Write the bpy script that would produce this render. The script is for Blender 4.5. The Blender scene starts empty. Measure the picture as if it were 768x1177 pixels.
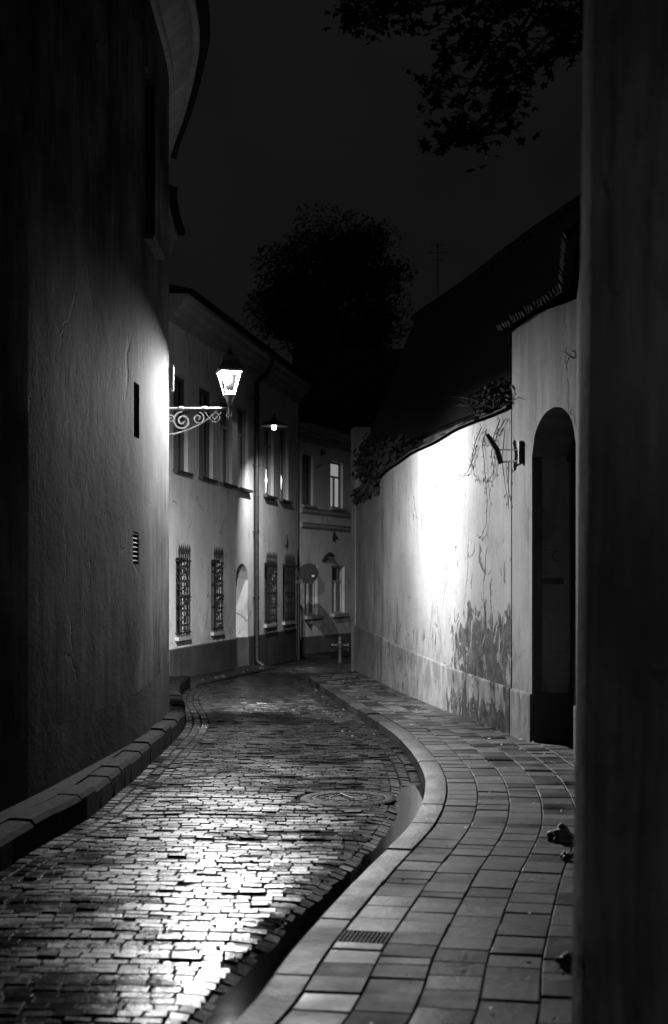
import bpy, bmesh, math, random
from mathutils import Vector, Matrix, noise as mnoise
random.seed(7)
R = math.radians
C = bpy.context.scene.collection
F, HZ, CX, CAMZ = 1635.0, 668.0, 384.0, 1.9      # measured lens (px), horizon row, centre column, eye height

# ---------------------------------------------------------------- render / camera / world
sc = bpy.context.scene
sc.render.engine = 'CYCLES'
sc.view_settings.view_transform = 'Standard'
sc.view_settings.look = 'None'
sc.view_settings.exposure = 0
sc.view_settings.gamma = 1
sc.cycles.use_denoising = True
sc.cycles.max_bounces = 7; sc.cycles.diffuse_bounces = 1
sc.cycles.transparent_max_bounces = 12
sc.cycles.sample_clamp_indirect = 4
sc.cycles.sample_clamp_direct = 0
sc.cycles.caustics_reflective = False
sc.cycles.caustics_refractive = False
cd = bpy.data.cameras.new('camera')
cam = bpy.data.objects.new('camera', cd); C.objects.link(cam)
cam.location = (0, 0, CAMZ); cam.rotation_euler = (R(90), 0, 0)
cd.sensor_width = 36; cd.lens = 50; cd.shift_y = 0.0675
cd.clip_start = 0.1; cd.clip_end = 1500
cd.dof.use_dof = True; cd.dof.focus_distance = 17; cd.dof.aperture_fstop = 2.4
sc.camera = cam

# ---------------------------------------------------------------- node helpers
class NT:
    def __init__(s, tree): s.t = tree; s.n = tree.nodes; s.l = tree.links
    def add(s, t, **k):
        n = s.n.new(t)
        for a, v in k.items(): setattr(n, a, v)
        return n
    def put(s, sock, v):
        if hasattr(v, 'is_output'): s.l.new(v, sock)
        elif v is not None:
            if isinstance(v, (int, float)) and sock.type == 'RGBA': v = (v, v, v, 1)
            sock.default_value = v
    def math(s, op, a, b=None, c=None, clamp=False):
        n = s.add('ShaderNodeMath', operation=op, use_clamp=clamp)
        s.put(n.inputs[0], a)
        if b is not None: s.put(n.inputs[1], b)
        if c is not None: s.put(n.inputs[2], c)
        return n.outputs[0]
    def uv(s): return s.add('ShaderNodeUVMap', uv_map='UVMap').outputs[0]
    def obj(s): return s.add('ShaderNodeTexCoord').outputs['Object']
    def geo(s): return s.add('ShaderNodeNewGeometry').outputs['Position']
    def attr(s, name): return s.add('ShaderNodeAttribute', attribute_name=name).outputs['Fac']
    def scale(s, v, k):
        n = s.add('ShaderNodeMapping'); s.put(n.inputs['Vector'], v); n.inputs['Scale'].default_value = k; return n.outputs[0]
    def noise(s, v, sc_, det=4, rough=.55, dist=0):
        n = s.add('ShaderNodeTexNoise'); s.put(n.inputs['Vector'], v)
        n.inputs['Scale'].default_value = sc_; n.inputs['Detail'].default_value = det
        n.inputs['Roughness'].default_value = rough; n.inputs['Distortion'].default_value = dist
        return n.outputs['Fac']
    def rng(s, v, a, b, c, d, smooth=False):
        n = s.add('ShaderNodeMapRange')
        if smooth: n.interpolation_type = 'SMOOTHSTEP'
        s.put(n.inputs[0], v)
        for i, k in enumerate((a, b, c, d)): n.inputs[i+1].default_value = k
        return n.outputs[0]
    def sep(s, v):
        n = s.add('ShaderNodeSeparateXYZ'); s.put(n.inputs[0], v); return n.outputs
    def mix(s, f, a, b):
        n = s.add('ShaderNodeMix', data_type='FLOAT'); s.put(n.inputs[0], f); s.put(n.inputs[2], a); s.put(n.inputs[3], b); return n.outputs[0]
    def bump(s, h, st=.5, dist=.01):
        n = s.add('ShaderNodeBump'); n.inputs['Strength'].default_value = st; n.inputs['Distance'].default_value = dist
        s.put(n.inputs['Height'], h); return n.outputs[0]

def grey(nt, v):
    n = nt.add('ShaderNodeCombineColor')
    for i in range(3): nt.put(n.inputs[i], v)
    return n.outputs[0]

def mat(name, build):
    m = bpy.data.materials.new(name); m.use_nodes = True
    nt = NT(m.node_tree); b = m.node_tree.nodes['Principled BSDF']
    build(nt, b); return m

def simple(name, v, rough=.6, metal=0, var=.25, scale=8, bump=.15, spec=.5):
    def f(nt, b):
        p = nt.obj(); n = nt.noise(p, scale, 5)
        col = nt.math('MULTIPLY', nt.rng(n, .3, .7, 1-var, 1+var), v)
        nt.put(b.inputs['Base Color'], grey(nt, col))
        nt.put(b.inputs['Roughness'], nt.rng(nt.noise(p, scale*2, 3), .3, .7, max(rough-.1, .05), min(rough+.1, 1)))
        b.inputs['Metallic'].default_value = metal; b.inputs['Specular IOR Level'].default_value = spec
        if bump: nt.put(b.inputs['Normal'], nt.bump(nt.noise(p, scale*6, 4), bump, .006))
    return mat(name, f)

def emis(name, v, st=1):
    def f(nt, b):
        b.inputs['Base Color'].default_value = (.5, .5, .5, 1)
        b.inputs['Emission Color'].default_value = (v, v, v, 1); b.inputs['Emission Strength'].default_value = st
    return mat(name, f)

def plaster(name, base, streak=.25, blotch=.2, peel=None, under=.25, rough=.85, flecks=.0, bumpst=.25, soot=None):
    """lime plaster: rain streaks, blotches, optional peeling; peel(nt,u,v) returns a 0..1 bias"""
    def f(nt, b):
        uv = nt.uv(); s = nt.sep(uv); u, v = s[0], s[1]
        st = nt.noise(nt.scale(uv, (2.4, .34, 1)), 1.7, 8, .68, .9)
        st2 = nt.noise(nt.scale(uv, (7, .8, 1)), 1.3, 7, .68, .6); st2 = nt.mix(nt.rng(nt.noise(uv, .55, 3), .4, .62, 0, 1), .5, st2)
        bl = nt.noise(uv, .9, 6, .6)
        fi = nt.noise(uv, 14, 6, .6)
        k = nt.math('MULTIPLY', nt.rng(st, .3, .72, 1+streak*.5, 1-streak), nt.rng(bl, .36, .64, 1-blotch, 1+blotch*.5))
        k = nt.math('MULTIPLY', k, nt.rng(st2, .35, .8, 1+streak*.3, 1-streak*.5))
        k = nt.math('MULTIPLY', k, nt.rng(fi, .3, .7, .94, 1.05))
        col = nt.math('MULTIPLY', k, base)
        hgt = nt.math('MULTIPLY', nt.noise(uv, 22, 5, .6), .35)
        hgt = nt.math('ADD', hgt, nt.math('MULTIPLY', nt.noise(uv, 2.2, 4, .6), 1.1))
        if peel:
            bias = peel(nt, u, v)
            pn = nt.noise(nt.scale(uv, (1.5, 1.0, 1)), 2.6, 10, .7, .9)
            m = nt.rng(nt.math('ADD', pn, bias), .66, .69, 0, 1)
            un = nt.rng(nt.noise(uv, 5, 10, .78), .34, .66, under*.3, under*1.7)
            col = nt.mix(m, col, un)
            hgt = nt.math('SUBTRACT', hgt, nt.math('MULTIPLY', m, .9))
        if flecks:
            fn = nt.noise(nt.scale(uv, (1.3, .6, 1)), 5.5, 8, .72, .6)
            fb = nt.math('ADD', fn, nt.rng(nt.noise(uv, .7, 2), .35, .65, -.1, .03))
            m2 = nt.rng(nt.math('SUBTRACT', fb, nt.rng(v, 0.6, 3.2, 0, .05)), .645-flecks*.06, .66-flecks*.06, 0, 1)
            vo = nt.add('ShaderNodeTexVoronoi', feature='DISTANCE_TO_EDGE'); vo.inputs['Scale'].default_value = .75
            wv = nt.add('ShaderNodeTexNoise'); wv.inputs['Scale'].default_value = 2.2; wv.inputs['Detail'].default_value = 6; nt.put(wv.inputs['Vector'], uv)
            va = nt.add('ShaderNodeVectorMath', operation='MULTIPLY_ADD'); nt.put(va.inputs[0], wv.outputs['Color']); va.inputs[1].default_value = (.55, .55, 0); nt.put(va.inputs[2], nt.scale(uv, (1, .6, 1)))
            nt.put(vo.inputs['Vector'], va.outputs[0])
            ck = nt.math('MULTIPLY', nt.rng(vo.outputs['Distance'], .004, .011, .85, 0), nt.rng(nt.noise(uv, .8, 3), .52, .58, 0, 1))
            m2 = nt.math('MAXIMUM', m2, ck)
            gr = nt.rng(nt.math('ADD', nt.noise(nt.scale(uv, (1.2, .8, 1)), 1.6, 8, .7, .8), nt.rng(v, 0, 1.8, .12, -.06)), .5, .68, 0, .42)
            col = nt.math('MULTIPLY', col, nt.math('SUBTRACT', 1, gr))
            col = nt.mix(m2, col, base*.22)
            hgt = nt.math('SUBTRACT', hgt, nt.math('MULTIPLY', m2, .8))
        nt.put(b.inputs['Base Color'], grey(nt, col))
        b.inputs['Roughness'].default_value = rough
        b.inputs['Specular IOR Level'].default_value = .03
        nt.put(b.inputs['Normal'], nt.bump(hgt, bumpst, .02))
    return mat(name, f)

def smooth_box(nt, x, a0, a1, b0, b1):
    return nt.math('MULTIPLY', nt.rng(x, a0, a1, 0, 1, True), nt.rng(x, b0, b1, 1, 0, True))

def peel_garden(nt, u, v):           # u runs from the far pier (0) to the gate
    near = nt.math('MULTIPLY', nt.rng(u, 9.0, 12.6, 0, 1, True), smooth_box(nt, v, -.3, .5, 1.2, 2.3))
    low = nt.math('MULTIPLY', nt.rng(v, .3, .75, .7, 0, True), nt.rng(u, 6, 12, .15, 1))
    far = nt.math('MULTIPLY', smooth_box(nt, u, 5.0, 5.4, 5.7, 6.1), nt.rng(v, .4, 1.0, .75, 0, True))
    t = nt.math('MAXIMUM', nt.math('MAXIMUM', near, low), far)
    return nt.rng(t, 0, 1, -.14, .24)
def peel_low(nt, u, v): return nt.rng(v, .2, 1.0, .06, -.25)

M = {}
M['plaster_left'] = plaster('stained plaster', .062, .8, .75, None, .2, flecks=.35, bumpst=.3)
M['plaster_garden'] = plaster('peeling limewash', .20, .16, .16, peel_garden, .06, flecks=.95, bumpst=.5)
M['plaster_gate'] = plaster('weathered render', .19, .35, .18, lambda nt, u, v: nt.rng(v, .5, 2.0, .1, -.25), .24, flecks=.25, bumpst=.4)
M['plaster_house'] = plaster('painted render', .82, .16, .12, None, .2, flecks=.05, bumpst=.15)
M['plaster_white'] = plaster('pale render', .85, .12, .12, None, .2, flecks=.12, bumpst=.15)
M['plaster_old'] = plaster('old cracked limewash', .14, .3, .25, lambda nt, u, v: nt.rng(v, .3, 3.5, .06, -.12), .09, flecks=.6, bumpst=.6)
M['plaster_jamb'] = plaster('shade-toned jamb render', .09, .3, .3, None, .1, bumpst=.3)  # dark tone stands for the unlit shade inside the gateway
M['plaster_near'] = plaster('rough grey render', .42, .5, .5, None, .2, flecks=.25, bumpst=.5)
M['plinth_dark'] = plaster('dark plinth paint', .085, .25, .3, None, .2, bumpst=.3)
M['plinth_mid'] = plaster('grey plinth paint', .15, .25, .3, None, .2, bumpst=.3)
M['plinth_left'] = plaster('sooty plinth render', .03, .35, .3, None, .2, bumpst=.5)
M['cornice'] = plaster('cornice plaster', .5, .2, .15, None, .2, bumpst=.2)
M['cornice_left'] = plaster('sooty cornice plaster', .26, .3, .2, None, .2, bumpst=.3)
M['tile'] = simple('clay roof tiles', .012, .9, 0, .4, 5, .6, .1)
M['iron'] = simple('black wrought iron', .025, .45, .3, .3, 20, .2)
M['lantern_iron'] = simple('painted lantern iron', .035, .42, .5, .3, 25, .15)
M['zinc'] = simple('zinc downpipe', .05, .45, .5, .3, 9, .15)
M['sill'] = simple('painted sill', .45, .6, 0, .15, 12, .1)
M['sill_dark'] = simple('lead covered sill', .07, .5, .3, .2, 12, .1)
M['frame'] = simple('white window paint', .55, .5, 0, .1, 12, .1)
M['frame_dark'] = simple('dark window paint', .1, .5, 0, .2, 12, .1)
M['wood_dark'] = simple('dark gate boards', .035, .55, 0, .3, 6, .3)
M['bark'] = simple('bark', .07, .9, 0, .4, 9, .8)
M['leaf'] = simple('leaves', .02, .8, 0, .4, 2, 0, .05)
M['vine'] = simple('creeper stems', .04, .8, 0, .3, 10, .2)
M['rock'] = simple('field stones', .03, .6, 0, .4, 6, .8)
M['kerb_old'] = simple('sooty kerb stone', .008, .9, 0, .4, 14, .9, .03)
M['scroll'] = simple('silver painted scrollwork', .3, .45, .2, .3, 25, .15)
M['litter'] = simple('dead leaf scraps', .14, .5, 0, .4, 5, .1)
M['earth'] = simple('dark earth', .05, .9, 0, .3, 2, .5)
M['bulb'] = emis('lamp bulb', 1, 60)
M['bulb_small'] = emis('small lamp bulb', 1, 25)
M['lit_pane'] = emis('lit room', .26, 1)
M['pane_gleam'] = emis('pane gleam', 1, 2.2)  # emission imitates a lamp reflected in the upper panes
M['cable'] = simple('black cable', .02, .6, 0, .1, 5, 0)
M['plate'] = simple('enamel plate', .6, .3, 0, .1, 10, .05)
M['plate_dark'] = simple('dark plate', .02, .4, 0, .2, 10, .05)
M['paint_dark'] = simple('marker paint', .03, .7, 0, .2, 10, 0)
M['sketch'] = simple('chalky paint', .075, .8, 0, .2, 10, 0)

def glassf(nt, b):
    b.inputs['Base Color'].default_value = (.01, .01, .01, 1)
    b.inputs['Roughness'].default_value = .06
    b.inputs['Specular IOR Level'].default_value = .6
    nt.put(b.inputs['Normal'], nt.bump(nt.noise(nt.obj(), 3, 2), .12, .02))
M['glass'] = mat('dark window glass', glassf)
def clearf(nt, b):
    tr = nt.add('ShaderNodeBsdfTransparent'); gl = nt.add('ShaderNodeBsdfGlossy'); gl.inputs['Roughness'].default_value = .08
    mx = nt.add('ShaderNodeMixShader'); mx.inputs[0].default_value = .05
    nt.l.new(tr.outputs[0], mx.inputs[1]); nt.l.new(gl.outputs[0], mx.inputs[2])
    nt.l.new(mx.outputs[0], nt.n['Material Output'].inputs['Surface'])
M['clear'] = mat('clear lantern glass', clearf)

def settf(nt, b):
    p = nt.geo(); r = nt.attr('rnd')
    n = nt.noise(p, 9, 6, .65); n2 = nt.noise(p, 1.1, 4)
    col = nt.math('MULTIPLY', nt.rng(r, 0, 1, .004, .022), nt.rng(n, .3, .7, .6, 1.4))
    nt.put(b.inputs['Base Color'], grey(nt, col))
    wet = nt.math('ADD', nt.rng(n2, .38, .6, -.05, .13), nt.rng(nt.noise(nt.scale(p, (1, 3.5, 1)), 1.3, 5, .65), .38, .62, -.04, .1))
    nt.put(b.inputs['Roughness'], nt.math('ADD', nt.math('ADD', wet, nt.rng(nt.noise(p, 40, 3),   .3, .7, .10, .21)), nt.math('MULTIPLY', r, .10)))
    b.inputs['Specular IOR Level'].default_value = .065
    h = nt.math('ADD', nt.math('MULTIPLY', nt.noise(p, 14, 6, .6), 1.0), nt.math('MULTIPLY', nt.noise(p, 60, 4, .6), .3))
    nt.put(b.inputs['Normal'], nt.bump(h, .27, .012))
M['sett'] = mat('wet granite setts', settf)
def pavef(nt, b):
    p = nt.geo(); r = nt.attr('rnd')
    n = nt.noise(p, 7, 7, .65); n2 = nt.noise(p, 1.6, 4)
    col = nt.math('MULTIPLY', nt.rng(r, 0, 1, .002, .052), nt.rng(n, .34, .66, .3, 1.75))
    pit = nt.rng(nt.noise(p, 34, 3, .6), .66, .70, 1, .25)
    col = nt.math('MULTIPLY', col, pit)
    nt.put(b.inputs['Base Color'], grey(nt, col))
    nt.put(b.inputs['Roughness'], nt.math('ADD', nt.rng(n2, .38, .62, .22, .46), nt.math('MULTIPLY', r, .42)))
    b.inputs['Specular IOR Level'].default_value = .17
    h = nt.math('ADD', nt.noise(p, 18, 6, .6), nt.math('MULTIPLY', nt.noise(p, 90, 4, .6), .5))
    nt.put(b.inputs['Normal'], nt.bump(h, .45, .008))
M['pave'] = mat('damp concrete pavers', pavef)
def kerbf(nt, b):
    p = nt.geo(); r = nt.attr('rnd')
    n = nt.noise(p, 26, 6, .7); n2 = nt.noise(p, 2.2, 4)
    col = nt.math('MULTIPLY', nt.rng(r, 0, 1, .006, .03), nt.rng(n, .36, .64, .3, 1.8))
    nt.put(b.inputs['Base Color'], grey(nt, col))
    nt.put(b.inputs['Roughness'], nt.rng(n2, .35, .65, .42, .62)); b.inputs['Specular IOR Level'].default_value = .11
    nt.put(b.inputs['Normal'], nt.bump(nt.math('ADD', nt.noise(p, 30, 6, .65), nt.math('MULTIPLY', nt.noise(p, 6, 5), 1.5)), .9, .015))
M['kerb'] = mat('granite kerb', kerbf)
def bedf(nt, b):
    p = nt.geo()
    nt.put(b.inputs['Base Color'], grey(nt, nt.rng(nt.noise(p, 20, 5), .3, .7, .003, .010)))
    b.inputs['Roughness'].default_value = .95; b.inputs['Specular IOR Level'].default_value = .02
    nt.put(b.inputs['Normal'], nt.bump(nt.noise(p, 50, 4), .5, .01))
M['bed'] = mat('dark joint sand', bedf)
def waterf(nt, b):
    b.inputs['Base Color'].default_value = (.004, .004, .004, 1)
    b.inputs['Roughness'].default_value = .03
    b.inputs['Specular IOR Level'].default_value = .5
    nt.put(b.inputs['Normal'], nt.bump(nt.noise(nt.geo(), 3.0, 2), .04, .02))
M['water'] = mat('gutter water', waterf)
def ironlidf(nt, b):
    p = nt.obj()
    nt.put(b.inputs['Base Color'], grey(nt, nt.rng(nt.noise(p, 30, 4), .3, .7, .006, .02)))
    b.inputs['Metallic'].default_value = 0; b.inputs['Specular IOR Level'].default_value = .05; b.inputs['Roughness'].default_value = .7
    v = nt.add('ShaderNodeTexVoronoi'); v.inputs['Scale'].default_value = 24; nt.put(v.inputs['Vector'], p)
    nt.put(b.inputs['Normal'], nt.bump(v.outputs['Distance'], .5, .01))
M['lid'] = mat('cast iron lid', ironlidf)

# ---------------------------------------------------------------- mesh helpers
class MB:
    def __init__(s): s.v = []; s.f = []; s.uv = []; s.r = []
    def face(s, pts, uvs=None, r=0.5):
        i = len(s.v); s.v += [tuple(p) for p in pts]; s.f.append(tuple(range(i, i+len(pts))))
        s.uv.append(uvs if uvs else [(p[0]+p[1], p[2]) for p in pts]); s.r.append(r)
    def box(s, c, d, rot=0, m=None, r=.5):
        c = Vector(c); hx, hy, hz = d[0]/2, d[1]/2, d[2]/2
        mt = m if m is not None else Matrix.Rotation(rot, 3, 'Z')
        P = [c + mt @ Vector((x*hx, y*hy, z*hz)) for x in (-1, 1) for y in (-1, 1) for z in (-1, 1)]
        for q in ((0,1,3,2), (4,6,7,5), (0,4,5,1), (2,3,7,6), (0,2,6,4), (1,5,7,3)): s.face([P[k] for k in q], r=r)
    def tube(s, pts, rad, n=8, caps=True):
        pts = [Vector(p) for p in pts]
        rs = rad if isinstance(rad, (list, tuple)) else [rad]*len(pts)
        rings = []; prev = None
        for i, p in enumerate(pts):
            t = (pts[min(i+1, len(pts)-1)] - pts[max(i-1, 0)])
            if t.length < 1e-9: t = Vector((0, 0, 1))
            t.normalize()
            a = prev - t*prev.dot(t) if prev is not None else t.orthogonal()
            if a.length < 1e-6: a = t.orthogonal()
            a.normalize(); prev = a; b = t.cross(a)
            rings.append([p + (a*math.cos(2*math.pi*k/n) + b*math.sin(2*math.pi*k/n))*rs[i] for k in range(n)])
        for i in range(len(rings)-1):
            for k in range(n):
                s.face([rings[i][k], rings[i][(k+1) % n], rings[i+1][(k+1) % n], rings[i+1][k]])
        if caps: s.face(rings[0][::-1]); s.face(rings[-1])
    def lathe(s, prof, c=(0, 0, 0), n=20, m=None):
        c = Vector(c); rings = []
        for r_, z in prof:
            rings.append([c + ((m @ Vector((r_*math.cos(2*math.pi*k/n), r_*math.sin(2*math.pi*k/n), z))) if m else Vector((r_*math.cos(2*math.pi*k/n), r_*math.sin(2*math.pi*k/n), z))) for k in range(n)])
        for i in range(len(rings)-1):
            for k in range(n): s.face([rings[i][k], rings[i][(k+1) % n], rings[i+1][(k+1) % n], rings[i+1][k]])
        s.face(rings[0][::-1]); s.face(rings[-1])
    def block(s, q, z0, z1, bev, r=.5, tilt=(0, 0), gz=None):
        """paving block with bevelled top; q = four plan corners"""
        cx = sum(p[0] for p in q)/4; cy = sum(p[1] for p in q)/4
        def top(p, z): return (p[0], p[1], z + (p[0]-cx)*tilt[0] + (p[1]-cy)*tilt[1] + (gz(p[0], p[1]) if gz else 0))
        T = []
        for p in q:
            d = Vector((cx-p[0], cy-p[1])); L = d.length; d = d/L*min(bev*1.4, L*.4)
            T.append((p[0]+d.x, p[1]+d.y))
        t = [top(p, z1) for p in T]; e = [top(p, z1-bev) for p in q]
        b = [(p[0], p[1], z0 + (gz(p[0], p[1]) if gz else 0)) for p in q]
        s.face(t, r=r)
        for k in range(4):
            j = (k+1) % 4
            s.face([e[k], e[j], t[j], t[k]], r=r); s.face([b[k], b[j], e[j], e[k]], r=r)
    def build(s, name, material, parent=None, weld=False, smooth=0, loc=None):
        me = bpy.data.meshes.new(name); me.from_pydata(s.v, [], s.f)
        ul = me.uv_layers.new(name='UVMap'); flat = [c for f in s.uv for p in f for c in p[:2]]
        ul.data.foreach_set('uv', flat)
        at = me.attributes.new('rnd', 'FLOAT', 'FACE'); at.data.foreach_set('value', s.r)
        bm = bmesh.new(); bm.from_mesh(me)
        if weld or smooth: bmesh.ops.remove_doubles(bm, verts=bm.verts, dist=.0004)
        if weld or smooth: bmesh.ops.recalc_face_normals(bm, faces=bm.faces)
        if smooth:
            for f in bm.faces: f.smooth = True
            for e in bm.edges: e.smooth = len(e.link_faces) == 2 and e.calc_face_angle(0) < R(smooth)
        bm.to_mesh(me); bm.free()
        me.materials.append(material)
        o = bpy.data.objects.new(name, me); C.objects.link(o)
        if loc is not None:
            o.location = loc; me.transform(Matrix.Translation(-Vector(loc)))
        if parent is not None:
            o.parent = parent
            # parents sit at the first two levels: keep world placement
            o.matrix_parent_inverse = world_of(parent).inverted()
        return o

def world_of(o):
    m = o.matrix_basis.copy()
    while o.parent: m = o.parent.matrix_basis @ (o.matrix_parent_inverse @ m); o = o.parent
    return m
def tag(o, label=None, cat=None, group=None, kind=None):
    if label: o['label'] = label
    if cat: o['category'] = cat
    if group: o['group'] = group
    if kind: o['kind'] = kind
    return o
def thing(name, loc, label, cat, group=None):
    o = bpy.data.objects.new(name, None); C.objects.link(o); o.location = loc; o.empty_display_size = .2
    return tag(o, label, cat, group)

class Path:
    """plan polyline (optionally smoothed); P(u, off, z): off is towards the street"""
    def __init__(s, pts, side, smooth=False, step=.25):
        pts = [Vector(p) for p in pts]
        if smooth:
            q = [pts[0]*2-pts[1]] + pts + [pts[-1]*2-pts[-2]]; out = []
            for i in range(1, len(q)-2):
                a, b, c, d = q[i-1:i+3]; n = max(2, int((c-b).length/step))
                for k in range(n):
                    t = k/n
                    out.append(.5*((2*b) + (c-a)*t + (2*a-5*b+4*c-d)*t*t + (3*b-a-3*c+d)*t**3))
            out.append(pts[-1]); pts = out
        s.p = pts; s.side = side; s.u = [0]
        for a, b in zip(pts, pts[1:]): s.u.append(s.u[-1] + (b-a).length)
        s.L = s.u[-1]; s.smooth = smooth
        s.nn = []
        for i in range(len(pts)):
            if smooth: t = pts[min(i+1, len(pts)-1)] - pts[max(i-1, 0)]
            else: t = pts[min(i+1, len(pts)-1)] - pts[min(i, len(pts)-2)]
            t = t.normalized(); s.nn.append(Vector((t.y, -t.x))*side)
        if not smooth:        # mitred normals at the bends
            base = [((s.p[i+1]-s.p[i]).normalized()) for i in range(len(pts)-1)]
            base = [Vector((t.y, -t.x))*side for t in base]
            s.mn = [base[0]]
            for i in range(1, len(pts)-1):
                m = (base[i-1]+base[i]).normalized(); s.mn.append(m/max(.3, m.dot(base[i])))
            s.mn.append(base[-1])
        else: s.mn = s.nn
    def seg(s, u):
        for i in range(len(s.u)-1):
            if u <= s.u[i+1] or i == len(s.u)-2: return i, (u-s.u[i])/max(1e-9, s.u[i+1]-s.u[i])
    def P(s, u, off=0, z=0):
        i, t = s.seg(u); p = s.p[i].lerp(s.p[i+1], t); n = s.mn[i].lerp(s.mn[i+1], t)
        return Vector((p.x + n.x*off, p.y + n.y*off, z))
    def N(s, u):
        i, t = s.seg(u)
        n = s.nn[i].lerp(s.nn[i+1], t).normalized() if s.smooth else s.nn[i]
        return Vector((n.x, n.y, 0))
    def T(s, u):
        n = s.N(u); return Vector((-n.y, n.x, 0))*s.side
    def ux(s, px, u0=0, u1=None):      # arc position whose direction from the eye is px
        lo, best = 1e9, 0; u1 = s.L if u1 is None else u1; n = 600
        for k in range(n+1):
            u = u0 + (u1-u0)*k/n; p = s.P(u); e = abs(CX + F*p.x/p.y - px)
            if e < lo: lo, best = e, u
        return best
    def us(s, a=0, b=None, step=.5):
        b = s.L if b is None else b
        k = max(1, int((b-a)/step)); l = [a+(b-a)*i/k for i in range(k+1)]
        return sorted(set([round(x, 5) for x in l] + [round(x, 5) for x in s.u if a < x < b]))

def wall_skin(mb, path, z0, z1, holes=(), off=0, step=.5, ua=0, ub=None, depth=.25, zstep=None):
    """holes: (u0,u1,za,zb,depth) or with a sixth value = arch rise (zb is the spring)"""
    zt = z1 if callable(z1) else (lambda u: z1)
    U = set(path.us(ua, ub, step))
    for h in holes: U |= {round(h[0], 5), round(h[1], 5)}
    U = sorted(U); ZB = sorted({z0} | {h[2] for h in holes} | {h[3] + (h[5] if len(h) > 5 else 0) for h in holes})
    pt = lambda u, o, z: path.P(u, o, z)
    for a, b in zip(U, U[1:]):
        if b-a < 1e-4: continue
        um = (a+b)/2; zs = [z for z in ZB if z < min(zt(a), zt(b))-1e-4]
        for i, z in enumerate(zs):
            last = i == len(zs)-1
            zn_a = zt(a) if last else zs[i+1]; zn_b = zt(b) if last else zs[i+1]; zm = z + .001
            if any(h[0]-1e-4 < um < h[1]+1e-4 and h[2]-1e-4 <= zm < h[3] + (h[5] if len(h) > 5 else 0) for h in holes): continue
            mb.face([pt(a, off, z), pt(b, off, z), pt(b, off, zn_b), pt(a, off, zn_a)], [(a, z), (b, z), (b, zn_b), (a, zn_a)])
    for h in holes:
        a, b, z, y, d = h[:5]
        if len(h) > 5:
            rise = h[5]; n = 14; top = y+rise
            arc = [(a+(b-a)*k/n, y + rise*math.sqrt(max(0, 1-(2*k/n-1)**2))) for k in range(n+1)]
            for (p, zp), (q, zq) in zip(arc, arc[1:]):
                mb.face([pt(p, off, zp), pt(q, off, zq), pt(q, off, top), pt(p, off, top)], [(p, zp), (q, zq), (q, top), (p, top)])
                mb.face([pt(p, off, zp), pt(q, off, zq), pt(q, off-d, zq), pt(p, off-d, zp)], [(p, zp), (q, zq), (q, zq+d), (p, zp+d)])
        else:
            mb.face([pt(a, off, y), pt(b, off, y), pt(b, off-d, y), pt(a, off-d, y)], [(a, y), (b, y), (b, y+d), (a, y+d)])
        mb.face([pt(a, off, z), pt(a, off-d, z), pt(a, off-d, y), pt(a, off, y)], [(a, z), (a-d, z), (a-d, y), (a, y)])
        mb.face([pt(b, off, z), pt(b, off-d, z), pt(b, off-d, y), pt(b, off, y)], [(b, z), (b+d, z), (b+d, y), (b, y)])
        mb.face([pt(a, off, z), pt(b, off, z), pt(b, off-d, z), pt(a, off-d, z)], [(a, z), (b, z), (b, z-d), (a, z-d)])

def sweep(mb, path, prof, ua=0, ub=None, step=.5, zf=None, caps=True):
    """profile of (off, z) swept along the path"""
    U = path.us(ua, ub, step); zf = zf or (lambda u: 0)
    rows = [[path.P(u, o, z+zf(u)) for o, z in prof] for u in U]
    acc = [0]
    for (a, b), (c, d) in zip(prof, prof[1:]): acc.append(acc[-1]+math.hypot(c-a, d-b))
    for i in range(len(U)-1):
        for k in range(len(prof)-1):
            mb.face([rows[i][k], rows[i+1][k], rows[i+1][k+1], rows[i][k+1]], [(U[i], acc[k]), (U[i+1], acc[k]), (U[i+1], acc[k+1]), (U[i], acc[k+1])])
    if caps: mb.face(rows[0]); mb.face(rows[-1][::-1])

def backfill(mb, path, z0, z1, thick, ua=0, ub=None, step=1.0):
    """back, ends and top that make the wall a solid of the given thickness"""
    zt = z1 if callable(z1) else (lambda u: z1)
    U = path.us(ua, ub, step)
    for a, b in zip(U, U[1:]):
        mb.face([path.P(a, -thick, z0), path.P(b, -thick, z0), path.P(b, -thick, zt(b)), path.P(a, -thick, zt(a))], [(a, z0), (b, z0), (b, zt(b)), (a, zt(a))])
        mb.face([path.P(a, 0, zt(a)), path.P(b, 0, zt(b)), path.P(b, -thick, zt(b)), path.P(a, -thick, zt(a))], [(a, 0), (b, 0), (b, thick), (a, thick)])
    for u in (U[0], U[-1]):
        mb.face([path.P(u, 0, z0), path.P(u, -thick, z0), path.P(u, -thick, zt(u)), path.P(u, 0, zt(u))], [(u, z0), (u+thick, z0), (u+thick, zt(u)), (u, zt(u))])

def frame_m(path, u):
    t = path.T(u); n = path.N(u); return Matrix((t, n, Vector((0, 0, 1)))).transposed()   # columns: along, out, up

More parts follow.
